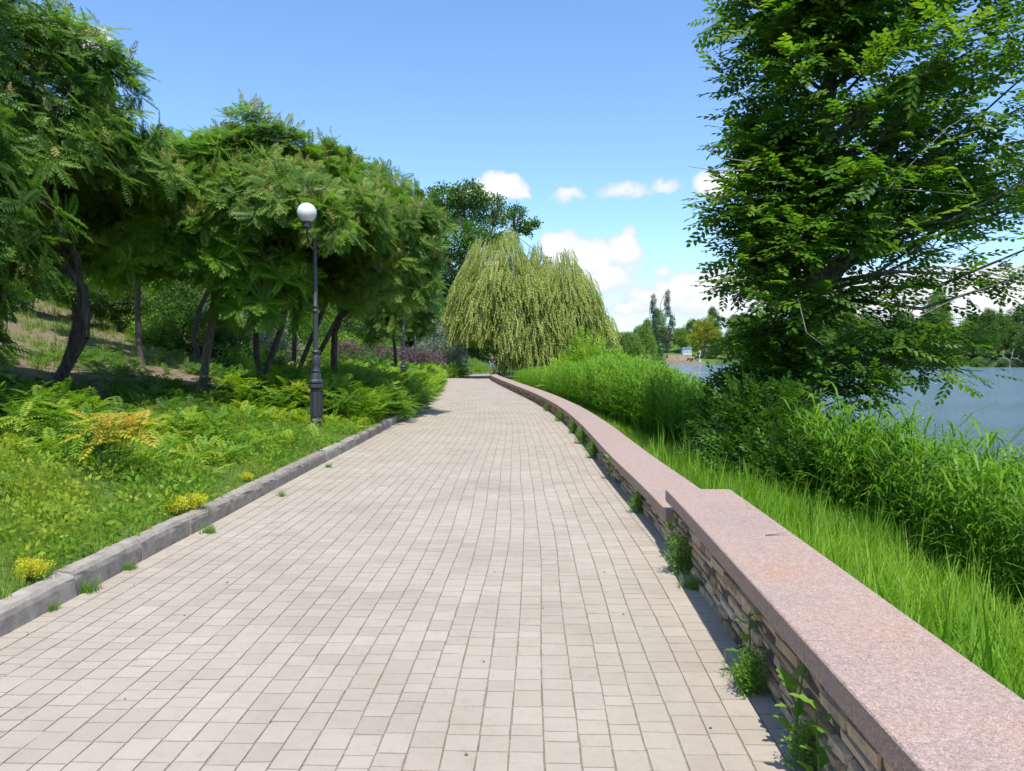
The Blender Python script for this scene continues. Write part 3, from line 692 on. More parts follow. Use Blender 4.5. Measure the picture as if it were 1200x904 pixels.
def shrub(name, label, cat, lobes, tmpl, size, mat, dens, tint=(.1, .7), group=None, shell=.5, rad=.012, zmin=-1):
    c0 = np.array(lobes[0][0]); gz = float(ground(np.array([c0[0]]), np.array([c0[1]]))[0])
    w = thing(name, label, cat, (c0[0], c0[1], gz - .03), group)
    for c, r in lobes: obj("stem", stems_geo((c[0], c[1], gz - .1), c, r, 7, rad), M['bark'], w)
    obj("foliage", join([shrub_geo(c, r, int(dens * (r[0] * r[1] + r[0] * r[2] * 2)), tmpl, size, tint, zmin, shell) for c, r in lobes]), mat, w)
    return w
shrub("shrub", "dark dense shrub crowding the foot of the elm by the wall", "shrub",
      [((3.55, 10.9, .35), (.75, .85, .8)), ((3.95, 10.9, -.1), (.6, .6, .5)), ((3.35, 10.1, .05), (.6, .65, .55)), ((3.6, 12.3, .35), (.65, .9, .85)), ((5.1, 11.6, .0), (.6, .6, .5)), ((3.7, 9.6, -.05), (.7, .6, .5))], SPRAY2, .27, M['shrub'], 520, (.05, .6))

# ------------------------------------------------------------------ willow, oak, spruces beyond
wx_, wy_ = 2.3, 58.
wil = thing("weeping_willow", "broad weeping willow trailing pale strands over the wall end", "tree", (wx_, wy_, -.2))
tips, dirs_ = [], []
STR = strand(38, .12, .036, .06)
geo = []
for c, r, n in (((-.75, 57.0, 5.2), (3.2, 3.2, 5.6), 3600), ((3.4, 58.2, 4.5), (3.3, 3.4, 5.0), 3600), ((5.6, 58.5, 3.0), (2.2, 2.5, 3.6), 800), ((-2.6, 57.5, 4.2), (2.2, 2.4, 3.4), 800), ((1.5, 56.0, 3.0), (2.6, 1.8, 3.6), 800), ((1.5, 57.6, 5.3), (2.3, 2.6, 4.6), 1300)):
    d = rdir(n, -.45, 1); l = 1 + .11 * np.sin(d[:, 0] * 8) * np.sin(d[:, 2] * 7 + 2) + rng.normal(0, .03, n)
    p = np.array(c) + d * np.array(r) * (l * (1 - .45 * rng.random(n) ** 2.2))[:, None]
    p = p[(p[:, 0] > -1.0) | (p[:, 2] > 2.9)]; d = norm(p - np.array(c)); n = len(p)
    ln = np.clip(U(.9, 2.5, n) * np.where(d[:, 2] > .75, .6, 1), .5, np.maximum(np.where(p[:, 0] > -1.0, p[:, 2] - .3, p[:, 2] - 2.2 - .6 * np.abs(np.sin(p[:, 0] * 3))), .5))
    geo.append(scatter(STR, p, np.c_[d[:, :2] * (.2 + 1.1 * np.clip(d[:, 2:], 0, 1) ** 2) + rng.normal(0, .07, (n, 2)), -np.ones(n)], rdir(n), np.minimum(ln, 1.7), np.clip(rng.normal(.5, .24, n) + .28 * np.sin(p[:, 0] * 2.1 + p[:, 2] * 1.3) * np.sin(p[:, 2] * 1.9 + p[:, 1]), 0, 1)))
    tips.append(p[rng.choice(n, 26)] + [0, 0, .1])
tt = np.concatenate(tips); tt = tt[tt[:, 2] > 4]
tb, _ = grow((wx_, wy_, 2.2), tt, .03, .5, wig=.15)
obj("trunk", join(tb + [tube([(wx_, wy_, -.5), (wx_, wy_, .6), (wx_, wy_, 2.3)], [.42, .33, .3], 10)]), M['bark_elm'], wil, True)
obj("crown", join(geo), M['willow'], wil)

CL = [tuftleaf(9, 1., .75, .42, s) for s in range(3)]
def lobe_tree(name, label, base, lobes, leaf, mat, dens=1., cat="tree", group=None, r_tip=.03, bk='bark_elm', tint=(.1, .8), targets=10, trunk=None, shell=.55):
    """broadleaf tree from foliage lobes [(centre, radius)]"""
    base = np.array(base, float); w = thing(name, label, cat, base, group)
    T = []; G = []
    for k, (c, r) in enumerate(lobes):
        r3 = np.broadcast_to(np.array(r, float), (3,)); c = np.array(c, float)
        n = int(dens * 60 * (r3.mean() / leaf / 3) ** 2) + 12
        d = rdir(n, -.8, 1); l = 1 + .2 * np.sin(d[:, 0] * 5 + k) * np.sin(d[:, 1] * 5 + 2 * k)
        p = c + d * r3 * (l * (1 - shell * rng.random(n) ** 1.4))[:, None]
        tn = np.clip(rng.normal((tint[0] + tint[1]) / 2, (tint[1] - tint[0]) / 4, n), 0, 1)
        G.append(scatter(CL[k % 3], p, norm(d + rng.normal(0, .5, d.shape)), rdir(n), leaf * U(.6, 1.2, n), tn))
        T.append(c + rdir(targets, -.3, 1) * r3 * .75)
    tb, _ = grow(base + [0, 0, trunk or .2], np.concatenate(T), r_tip, .5, wig=.16, frac=(.28, .45))
    rr = r_tip * math.sqrt(sum(len(t) for t in T))
    tb.append(tube([base - [0, 0, .4], base + [0, 0, .25 * (trunk or .2)], base + [0, 0, (trunk or .2) + .05]], [rr * 1.5, rr * 1.2, rr * 1.12], 8))
    obj("trunk", join(tb), M[bk], w, True); obj("crown", join(G), mat, w)
    return w
D = 84.
LB = [(520, 232, 22), (508, 250, 20), (498, 270, 22), (550, 226, 20), (545, 250, 26), (575, 240, 18), (582, 258, 16), (605, 250, 11), (612, 268, 13), (626, 263, 7), (530, 278, 30), (562, 282, 24), (500, 300, 28), (535, 310, 30), (590, 285, 15), (516, 340, 26)]
lobe_tree("oak_tree", "tall open crowned oak rising behind the willow", (*at(535, 418, D)[:2], .6),
          [(at(x, y, D + U(-3, 3)), np.array([r, r, r * .72]) / 900 * D) for x, y, r in LB], .42, M['oak'], 1.5, r_tip=.045, targets=9, trunk=5)

def spruce(label, loc, h, r, mat='spruce'):
    w = thing("spruce_tree", label, "tree", loc, "blue spruces")
    L_ = np.array(loc, float); tubes = [tube([L_ - [0, 0, .2], L_ + [0, 0, h * .5], L_ + [0, 0, h]], [.12, .08, .015], 7)]
    n = 190; f = np.sort(rng.random(n)) ** 1.25; az = U(0, 6.28, n); z = h * (.05 + .93 * f); ln = r * (1 - f) ** .85 * U(.8, 1.1, n) + .1
    NE = []
    g = np.random.default_rng(4); V, Q = [], []
    for i in range(26):
        y = i / 26; s = 1 if i % 2 else -1; d = norm(np.array([s * .75, .6, -.12 + g.uniform(-.15, .25)])); k = len(V)
        V += diamond(np.array([0, y, .08 * y - .25 * y * (1 - y)]), d, norm(np.array([-s * .6, .75, .3])), .30 * (1 - .6 * y), .09); Q.append([k, k + 1, k + 2, k + 3])
    V, Q = np.array(V), np.array(Q)
    P = L_ + np.c_[np.zeros((n, 2)), z]; D_ = np.c_[np.cos(az), np.sin(az), np.full(n, -.18)]
    G = scatter((V, Q), P, D_, np.tile([0, 0, 1.], (n, 1)), ln, np.clip(rng.normal(.5, .2, n), 0, 1))
    for p, d, l in zip(P, D_, ln): tubes.append(tube([p, p + d * l * .9], [.02, .006], 3))
    obj("trunk", join(tubes), M['bark'], w); obj("crown", G, M[mat], w)
for lab, (px, d, h, r) in (("blue spruce beside the far bend, left of the willow", (522, 66, 5.2, 2.3)), ("taller blue spruce behind the purple hedge", (507, 70, 7.4, 2.6)), ("dark spruce half hidden behind the end sumac", (485, 64, 6.2, 2.2))):
    x = (px - 600) / 900 * d; spruce(lab, (x, d, gz(x, d) - .05), h, r)

# bank hedges and shrubs
def along(px0, px1, d0, d1, n, f=lambda t: 0):
    return [((px0 + (px1 - px0) * t - 600) / 900 * (d0 + (d1 - d0) * t), d0 + (d1 - d0) * t) for t in np.linspace(0, 1, n)]
SM = [tuftleaf(8, .8, .55, .28, s + 9) for s in range(3)]
lob = []
for k in range(13):
    px = 404 + k * 9; d = 41 + k * .9; p = at(px, 416 + k * .55 + U(-2, 2), d); lob.append(((p[0], p[1], p[2]), (.62, .7, .72)))
    lob.append(((p[0], p[1] + .3, p[2] - .5), (.6, .6, .5)))
shrub("barberry_hedge", "dusky purple barberry hedge on the slope behind the second lamp", "hedge", lob, SM[0], .16, M['purple'], 210, (.1, .9), shell=.6)
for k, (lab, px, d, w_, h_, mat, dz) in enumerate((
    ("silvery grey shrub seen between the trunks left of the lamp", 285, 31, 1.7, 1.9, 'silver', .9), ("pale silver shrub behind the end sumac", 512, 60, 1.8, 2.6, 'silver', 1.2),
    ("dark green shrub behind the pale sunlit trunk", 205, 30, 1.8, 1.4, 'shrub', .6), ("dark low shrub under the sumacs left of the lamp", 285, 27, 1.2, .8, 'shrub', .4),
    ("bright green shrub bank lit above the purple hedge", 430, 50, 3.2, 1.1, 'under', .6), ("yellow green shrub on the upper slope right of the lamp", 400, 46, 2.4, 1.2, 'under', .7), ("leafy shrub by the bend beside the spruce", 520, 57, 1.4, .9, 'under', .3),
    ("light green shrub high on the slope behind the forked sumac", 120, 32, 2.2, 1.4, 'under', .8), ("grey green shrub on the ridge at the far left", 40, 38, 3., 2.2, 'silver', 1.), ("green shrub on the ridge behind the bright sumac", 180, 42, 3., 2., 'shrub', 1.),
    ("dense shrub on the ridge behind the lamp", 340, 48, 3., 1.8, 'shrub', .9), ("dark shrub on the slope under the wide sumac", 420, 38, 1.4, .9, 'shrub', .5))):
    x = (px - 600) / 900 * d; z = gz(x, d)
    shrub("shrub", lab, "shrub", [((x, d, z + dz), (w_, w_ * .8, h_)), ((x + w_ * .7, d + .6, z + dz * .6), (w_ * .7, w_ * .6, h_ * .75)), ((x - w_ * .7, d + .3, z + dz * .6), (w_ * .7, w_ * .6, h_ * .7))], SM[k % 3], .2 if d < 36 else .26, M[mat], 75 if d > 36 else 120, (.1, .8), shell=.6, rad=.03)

# ------------------------------------------------------------------ undergrowth, lawn, grass, reeds
def scatter_area(n, y0, y1, a0, a1, left=True, bias=1.):
    y = y0 + (y1 - y0) * rng.random(n) ** bias
    s = np.interp(y, CP[:800, 1], CS[:800]); a = U(a0, a1, n)
    xy = st(s, (hw(s) + a) if left else -(hw(s) + a))
    return xy[:, 0], xy[:, 1], a
def noise2(x, y, s, ph=0): return .5 + .25 * (np.sin(x * s + ph) * np.cos(y * s * .8 + ph * 2) + np.sin(x * s * 2.1 + y * s * 1.7 + ph * 3) * .8 + .35 * np.sin(y * s * 4.3 - x * s * 3.1 + ph))
def plants(n, y0, y1, a0, a1, keep, h, leaf, k, tmpl=PINS, bias=1., tint=(.2, .8), elev=(30, 95), hv=(.5, 1.2)):
    x, y, a = scatter_area(n, y0, y1, a0, a1, True, bias)
    m = keep(x, y, a) > rng.random(n); x, y, a = x[m], y[m], a[m]; n = len(x)
    z = ground(x, y); hh = h * U(*hv, n); tops = np.stack([x + rng.normal(0, .06, n), y + rng.normal(0, .06, n), z + hh], -1)
    ax = norm(rng.normal(0, .22, (n, 3)) + [0, 0, 1])
    t0 = U(*tint, n)
    g = [rosette(tops, ax, k, leaf, tmpl, elev, tint0=t0), rosette(tops - [0, 0, 1] * (hh * .45)[:, None], ax, max(2, k // 2), leaf, tmpl, elev, tint0=t0 * .8)]
    st_ = [tube([(a_, b_, c_ - .02), tuple(t)], [.006, .004], 3, .2) for a_, b_, c_, t in zip(x, y, z, tops)]
    return join(g + st_[:4000])
sapx, sapy = at(128, 548, 8.0)[:2]
near = plants(800, 4.2, 11, 1.1, 4.6, lambda x, y, a: np.clip((noise2(x, y, 1.1, 1.) - .38) * 3.2, 0, 1) * np.clip((a - 1.0) / .9, 0, 1) * (np.hypot(x - sapx - .15, y - sapy + .35) > .6), .34, .29, 7, tint=(.1, .85), bias=.9, hv=(.25, 1.5))
tag(obj("sumac_undergrowth", near, M['under']), "bright young sumac shoots crowding the grassy strip above the kerb", "undergrowth", kind="stuff")
lampx, lampy = at(371, 503, 14.6)[:2]
mid_ = plants(1500, 8.5, 24, .25, 2.7, lambda x, y, a: np.clip((noise2(x, y, .9, 2.) - .25) * 2.5, .12, 1) * np.where(y < 11, np.clip((a - .5), 0, 1), 1) * (np.hypot(x - lampx, (y - lampy + .9) * .7) > .75), .17, .24, 6, tint=(.3, 1.), bias=.85)
tag(obj("sumac_undergrowth", mid_, M['under']), "yellow green seedlings round the foot of the near lamp post", "undergrowth", kind="stuff")
shade = plants(3000, 9, 34, 2.4, 9.5, lambda x, y, a: np.clip((noise2(x, y, .7, 4.) - .5) * 4, .04, .9), .2, .3, 5, tint=(0, .5))  # tree shade put into the colour: darker leaf material and low tint
tag(obj("sumac_undergrowth", shade, M['sumac']), "seedlings coloured dark for the shade beneath the sumac trees", "undergrowth", kind="stuff")
lamp2 = at(473, 436, 30)[:2]
thick = plants(2300, 15.5, 52, -.1, 3.3, lambda x, y, a: np.where(y < 18.5, np.clip((y - 14) / 3, 0, 1) * (a > .2), 1) * (np.hypot((x - lamp2[0] - .1), (y - lamp2[1] + 2.) * .5) > .8), .58, .36, 9, tint=(.2, .8), hv=(.4, 1.25))
tag(obj("sumac_thicket", thick, M['under']), "thick green sumac thicket spilling over the kerb at the bend", "thicket", kind="stuff")
x, y, a = scatter_area(9000, 2.8, 17, .16, 4.6, True, 1.2); m = noise2(x, y, 1.7, 3.3) + .25 * noise2(x, y, 5., 1) > .5; x, y = x[m], y[m]; n = len(x)
tag(obj("ground_cover", scatter(tuftleaf(7, .8, .75, .34, 21), np.stack([x, y, ground(x, y) + U(.02, .13, n)], -1), rng.normal(0, .3, (n, 3)) + [0, 0, 1], rdir(n), U(.045, .11, n), np.clip(noise2(x, y, .9, 2) * .7 + U(0, .5, n), 0, 1)), M['under']), "yellow green low weeds mixed through the verge grass", "ground cover", kind="stuff")
TB = [(tuft(9, 1., .055, .28, s)) for s in range(3)]
def grass_obj(name, label, n, y0, y1, a0, a1, left, h, mat, tint, keep=None, hv=(.6, 1.3), bias=1.4, zlift=0, tm=TB):
    x, y, a = scatter_area(n, y0, y1, a0, a1, left, bias)
    if keep is not None: m = keep(x, y, a) > rng.random(n); x, y, a = x[m], y[m], a[m]
    n = len(x); z = ground(x, y); P = np.stack([x, y, z - .01 + zlift], -1); k = rng.integers(0, 3, n)
    t = np.clip(tint[0] + (tint[1] - tint[0]) * (noise2(x, y, .8, 5) * .6 + rng.random(n) * .4), 0, 1)
    G = [scatter(tm[j], P[k == j], rng.normal(0, .12, (int((k == j).sum()), 3)) + [0, 0, 1], rdir(int((k == j).sum())) * [1, 1, .1], h * U(*hv, int((k == j).sum())), t[k == j]) for j in range(3)]
    return tag(obj(name, join(G), mat), label, "grass", kind="stuff")
grass_obj("grass", "short mixed grass on the bank above the left kerb", 8500, 2.6, 22, .1, 3.6, True, .115, M['lawn'], (.1, .95))
grass_obj("grass", "sparse grass under the sumac trees", 2500, 8, 40, 3.2, 12, True, .14, M['lawn'], (.0, .6))
grass_obj("grass", "rough yellowish grass over the upper slope", 5200, 8, 62, 8, 27, True, .34, M['lawn'], (.0, .9), bias=.9)
grass_obj("grass", "longer grass round the outside of the far bend", 4200, 58, 76, .2, 12, True, .42, M['lawn'], (.0, .7), bias=1.)
land = lambda x, y, a: (x < shore_x(y) - .2) * 1.
TG = [(tuft(9, 1., .034, .16, s + 5, .55)) for s in range(3)]
grass_obj("grass", "bright long grass between the granite wall and the reeds", 9000, 1.2, 9.5, .5, 3.1, False, .36, M['grass'], (.1, .8), land, bias=1., tm=TG, hv=(.35, 1.5))
grass_obj("grass", "taller loose blades standing out of the grass behind the granite wall", 1500, 1.2, 12, .6, 3.4, False, .62, M['reed'], (.3, 1.), lambda x, y, a: land(x, y, a) * (noise2(x, y, 1.6, 2) > .45), bias=1., tm=[tuft(4, 1., .03, .12, s + 15, .35) for s in range(3)])
grass_obj("grass", "sunlit grass strip behind the low wall before the reed bed", 6000, 9, 60, .5, 2.4, False, .22, M['grass'], (.3, 1.), land, tm=TG)
RD = [reed(1., 11, .27, .017, s) for s in range(3)]
RD2 = [reed(1., 12, .25, .016, s + 7) for s in range(3)]
def reed_bed(label, n, y0, y1, a0, a1, hfun, keep, tint, tm):
    x, y, a = scatter_area(n, y0, y1, a0, a1, False, 1.)
    m = keep(x, y, a) > rng.random(n); x, y, a = x[m], y[m], a[m]; n = len(x)
    z = np.maximum(ground(x, y), WATER - .3); P = np.stack([x, y, z], -1); k = rng.integers(0, 3, n); h = hfun(x, y, a) * U(.72, 1.1, n)
    t = np.clip(rng.normal(sum(tint) / 2, (tint[1] - tint[0]) / 4, n), 0, 1)
    G = [scatter(tm[j], P[k == j], rng.normal(0, .07, (int((k == j).sum()), 3)) + [0, 0, 1], rdir(int((k == j).sum())) * [1, 1, .1], h[k == j], t[k == j]) for j in range(3)]
    return tag(obj("reeds", join(G), M['reed']), label, "reeds", kind="stuff")
reed_bed("tall bright reed bed left of the elm behind the low wall", 7500, 16.5, 50, 1.4, 6.2, lambda x, y, a: np.clip(1.6 - (np.interp(x / y, [0, .03, .07, .1, .135, .18, .2, .24, .3], [440, 436, 426, 421, 416, 424, 430, 445, 470]) - 418) / 900 * np.minimum(y, 34) - ground(x, y), .5, 3) * (.86 + .18 * noise2(x, y, .9, 1.)),
         lambda x, y, a: (a > np.interp(y, [16, 20, 30], [2.0, 1.5, 1.1])) * (x < shore_x(y) + .2) * 1., (.2, .95), RD)
reed_bed("tall reeds at the water edge right of the elm", 5200, 4.2, 12.5, 2.2, 7.5, lambda x, y, a: np.clip(1.3 - .2 * np.clip(x - 3.8, 0, 3) - (ground(x, y) + .2) * .45 + .18 * np.sin(x * 3 + y), .55, 2.2),
         lambda x, y, a: np.clip((x - 2.95 - np.clip((y - 6) * .12, -.5, 1.5)) * 1.2, 0, 1) * (x < shore_x(y) + .6), (.05, .8), RD2)
# tall bright herb in front of the willow
x_, y_ = (690 - 600) / 900 * 36, 36.
shrub("tall_weed_clump", "bright green tall weed clump rising from the reeds before the willow", "plant", [((x_, y_, 1.0), (1., 1., 1.5)), ((x_ + .9, y_, .6), (.9, .8, 1.2)), ((x_ - .9, y_ - .5, .4), (.9, .8, 1.1))], SPRAY2, .5, M['grass'], 110, (.3, .9), shell=.7)

# ------------------------------------------------------------------ small plants along kerb and wall
gp = thing("golden_shrub", "", "shrub", (0, 0, 0), "small golden shrubs by the kerb")
obj("stem", stems_geo((0, 0, -.03), (0, 0, .08), (.08, .08, .08), 8, .004), M['bark'], gp)
obj("foliage", shrub_geo((0, 0, .1), (.15, .12, .085), 190, SM[1], .042, (.1, .9)), M['gold'], gp)
def on(px, py, z):
    r = ray(px, py); t = (z - CAM_H) / r[2]; return np.array([r[0] * t, r[1] * t, z])
for k, (px, py, sc, lab) in enumerate(((66, 672, .95, "golden leaved little shrub nearest the camera above the kerb"), (228, 597, 1.05, "golden shrub in the grass behind the kerb joint"), (291, 592, 1.1, "brightest yellow shrub hanging over the kerb"), (350, 560, .7, "small yellow green shrub among seedlings before the lamp"))):
    p = on(px, py, .2); sc *= .8
    kx_ = st(s_of_y(p[1]), hw(s_of_y(p[1])))[0]; p[0] = min(p[0], kx_ - (.2 if k != 2 else .13)); p[2] = gz(p[0], p[1])
    if k == 0: gp.location = p; gp.scale = (sc, sc, sc); gp["label"] = lab
    else: dup(gp, p, U(0, 6), sc, lab)
ys = thing("sumac_sapling", "young sumac sapling with orange yellow leaves among the shoots", "sapling", (*at(128, 548, 8.0)[:2], gz(*at(128, 548, 8.0)[:2])))
bp_ = np.array(ys.location); tp = bp_ + [[0, 0, .7], [.14, .1, .62], [-.18, .05, .64], [.28, .1, .55], [-.1, -.1, .52], [.12, -.08, .5]]
obj("stem", join([tube([bp_ - [0, 0, .2], t], [.008, .005], 4) for t in tp]), M['bark'], ys)
obj("foliage", rosette(np.array(tp), np.tile([0, 0, 1.], (6, 1)) + rng.normal(0, .2, (6, 3)), 7, .3, PINS, (40, 90), lo=.3, hi=.8), leaf_mat("autumn_leaf", (.20, .26, .03), (.42, .36, .04), (.48, .27, .06), .4), ys)

LOB = lobed()
def weed_proto(kind):
    w = thing("weed", "", "weed", (0, 0, 0), "weeds along the foot of the wall and kerb")
    if kind == 0:      # jagged broad leaves on a stalk
        n = 9; z = np.linspace(.03, .3, n); a = np.arange(n) * 2.4
        D_ = np.stack([np.cos(a), np.sin(a), U(.1, .7, n)], -1)
        obj("stem", tube([(0, 0, -.02), (.01, .01, .16), (.03, 0, .34)], [.007, .005, .003], 5), M['weed'], w)
        obj("foliage", scatter(LOB, np.c_[np.zeros((n, 2)), z], D_, np.tile([0, 0, 1.], (n, 1)), U(.07, .16, n), U(.2, .8, n)), M['weed'], w)
    elif kind == 1:    # thin grassy tuft
        k = 26; obj("foliage", scatter(TG[0], np.c_[rng.normal(0, .04, (k, 2)), np.zeros(k)], rng.normal(0, .3, (k, 3)) + [0, 0, 1], rdir(k), U(.08, .2, k), U(.2, .9, k)), M['weed'], w)
    else:              # bushy small leaved weed
        obj("stem", stems_geo((0, 0, -.02), (0, 0, .14), (.1, .1, .15), 8, .004), M['weed'], w)
        obj("foliage", shrub_geo((0, 0, .14), (.13, .12, .16), 210, SM[2], .045, (.1, .8), shell=.8), M['weed'], w)
    return w
WP = [weed_proto(k) for k in range(3)]; used = set()
WEEDS = [(935, 880, 0, 1.0, "jagged leaved weed with broad leaves nearest the camera against the wall"), (965, 900, 2, .6, "small bushy weed under the nearest stretch of wall"), (880, 812, 2, .7, "bushy weed clump in the wall shadow left of the broad leaved one"), (893, 790, 0, .95, "slim upright weed against the stone face halfway along the high wall"),
         (872, 800, 1, .9, "dark grassy tuft at the wall foot"), (805, 672, 2, 1.0, "leafy weed where the high wall meets the low one"), (797, 655, 0, .95, "taller weed climbing the wall step"), (826, 690, 1, .8, "grass tuft just below the step in the wall"),
         (752, 601, 2, .7, "yellowish weed at the foot of the low wall near its end"), (714, 562, 0, .9, "rosette of broad leaves by the low wall"), (697, 537, 2, .9, "spreading weed clump by the low wall"), (690, 528, 0, .9, "broad leaved weed in the long clump by the low wall"), (682, 520, 2, 1., "green weed clump midway along the low wall"), (672, 508, 2, .9, "weed clump further along the low wall"), (655, 494, 2, .9, "farthest leafy weed clump before the wall curves"),
         (640, 482, 2, .7, "tiny weed at the bend of the low wall"), (104, 694, 1, .7, "grass tuft growing from the paving beside the near kerb"), (60, 716, 1, .45, "small dry tuft at the foot of the kerb nearest the camera"), (245, 625, 1, .7, "grass tuft below a kerb joint"), (152, 668, 1, .5, "dark withered tuft at a broken kerb joint"), (330, 582, 1, .5, "little tuft between kerb and paving ahead of the golden shrubs"), (385, 548, 1, .5, "small tuft at the kerb before the lamp"), (1000, 930, 0, 1., "lush weed at the wall just below the picture edge")]
for px, py, k, sc, lab in WEEDS:
    p = on(px, py, 0.0)
    if px > 600:
        sd, s_ = lateral([p[0]], [p[1]]); q = st(s_[0], -hw(s_[0]) + .06); p = np.array([min(p[0], np.interp(p[1], CP[:800, 1], CP[:800, 0]) + hw(s_[0]) - .05), p[1], 0])
    if k not in used: used.add(k); w = WP[k]; w.location = p; w.scale = (sc,) * 3; w["label"] = lab
    else: dup(WP[k], p, U(0, 6.2), sc, lab)
# joints sprouting grass
xj, yj = [], []
for c in (3, 5, 8, 11, 14, 24, 26, 29, 30):
    for _ in range(16):
        s = s_of_y(U(3, 16)); t = (2 * c / NC - 1) * hw(s); p = st(s, t); xj.append(p[0]); yj.append(p[1])
n = len(xj); tag(obj("joint_moss", scatter(TG[1], np.c_[xj, yj, np.full(n, -.006)], rng.normal(0, .5, (n, 3)) + [0, 0, 1], rdir(n), U(.015, .04, n), U(.2, 1, n)), M['weed']), "tiny grass sprigs sprouting from paving joints", "moss", kind="stuff")
n = 36; x_, y_, _a = scatter_area(n, 2.8, 22, -4.1, -.05, True, 1.3)
lt = (np.array([[0, 0, 0], [.5, .5, .12], [0, 1, .05], [-.5, .5, .12]]), np.array([[0, 1, 2, 3]]))
tag(obj("litter", scatter(lt, np.stack([x_, y_, np.full(n, .004)], -1), rdir(n) * [1, 1, .05], rng.normal(0, .15, (n, 3)) + [0, 0, 1], U(.01, .024, n), U(0, 1, n)), M['dry_leaf']), "small dry leaf scraps lying on the paving", "litter", kind="stuff")
# reed blades poking above the coping and dry leaf on it
for k, (px, py, d, h, lab) in enumerate(((812, 575, 6.9, .55, "tuft of green blades standing behind the step in the coping"), (913, 640, 5.4, .55, "broad reed blade standing up behind the near coping"))):
    x, y = at(px, py, d)[:2]; x = max(x, np.interp(y, CP[:800, 1], CP[:800, 0]) + 2.1 + .5)
    w = thing("reed_tuft", lab, "reed", (x, y, gz(x, y)))
    m = 8 if k == 0 else 4
    obj("blade", scatter((np.array(blade(1, .045, .3)[0])[:, [0, 2, 1]] * [1, 1, -1], np.array(blade()[1])), np.c_[rng.normal(x, .05, m), rng.normal(y, .05, m), np.full(m, gz(x, y))], rng.normal(0, .15, (m, 3)) + [0, 0, 1], rdir(m), U(.6, .95, m), U(.4, .9, m)), M['grass'], w)
dl = blade(.16, .02, .05); p = on(897, 627, .503)
tag(obj("dry_leaf", (np.array(dl[0])[:, [2, 0, 1]] * [1, 1, .5] + p, dl[1]), M['dry_leaf']), "curled dry leaf lying on the near pink coping", "leaf")

# ------------------------------------------------------------------ street lamps
def lamp_proto(loc, label):
    w = thing("street_lamp", label, "lamp", (0, 0, 0), "globe lamps along the left of the path")
    obj("base_plate", box((0, 0, .06), (.34, .34, .16)), M['iron'], w, bevel=.012)
    ped = lathe([(.001, .13), (.16, .13), (.17, .17), (.17, .2), (.125, .24), (.125, .82), (.13, .84), (.175, .87), (.175, .92), (.14, .94), (.165, .97), (.165, 1.0), (.12, 1.04), (.105, 1.12), (.085, 1.18), (.001, 1.18)], n=8)
    pd = obj("pedestal", ped, M['iron'], w)
    obj("panel", join([box((.128 * math.cos(a), .128 * math.sin(a), .53), (.02, .05, .5), a) for a in np.arange(8) * math.pi / 4]), M['iron'], pd, bevel=.006)
    obj("urn", lathe([(.001, 1.17), (.095, 1.18), (.095, 1.22), (.065, 1.25), (.09, 1.32), (.1, 1.42), (.085, 1.52), (.065, 1.56), (.1, 1.58), (.1, 1.61), (.06, 1.64), (.001, 1.64)], n=16), M['iron'], w, True)
    obj("pole", lathe([(.058, 1.62), (.053, 2.35), (.053, 2.4), (.07, 2.41), (.07, 2.44), (.05, 2.46), (.05, 2.5), (.066, 2.51), (.066, 2.53), (.048, 2.55), (.042, 3.85), (.06, 3.87), (.06, 3.92), (.04, 3.96), (.03, 4.05), (.001, 4.06)], n=14), M['iron'], w, True)
    for s in (-1, 1):
        P = [(0, 0, 3.72), (.2 * s, 0, 3.66), (.5 * s, 0, 3.72), (.66 * s, 0, 3.86), (.68 * s, 0, 4.02)]
        obj("arm", tube(P, [.026, .024, .022, .022, .026], 8), M['iron'], w, True)
        h = obj("globe_holder", lathe([(.03, 3.98), (.1, 4.02), (.105, 4.1), (.09, 4.13), (.001, 4.13)], (.68 * s, 0, 0), 14), M['iron'], w)
        obj("globe", ball((.68 * s, 0, 4.3), .205, zs=.93), M['opal'], w, True)
    w.location = loc; w.rotation_euler = (0, 0, R(91)); w.scale = (.86, .86, .93); return w
lx, ly = at(371, 503, 14.6)[:2]
LP = lamp_proto((lx, ly, gz(lx, ly) - .02), "nearest black lamp post with white globes, amid the seedlings")
for px, d, lab, rz in ((473, 30, "second lamp post from the camera standing in the green thicket", 95), (486.5, 44, "third lamp post beside the purple hedge, its top hidden by leaves", 95), (509, 57, "lamp post in front of the blue spruces", 90), (547, 78, "farthest lamp post at the bend under the willow", 40)):
    x = (px - 600) / 900 * d; dup(LP, (x, d, max(gz(x, d), 0) - .02), R(rz), (.86, .86, .93), lab)

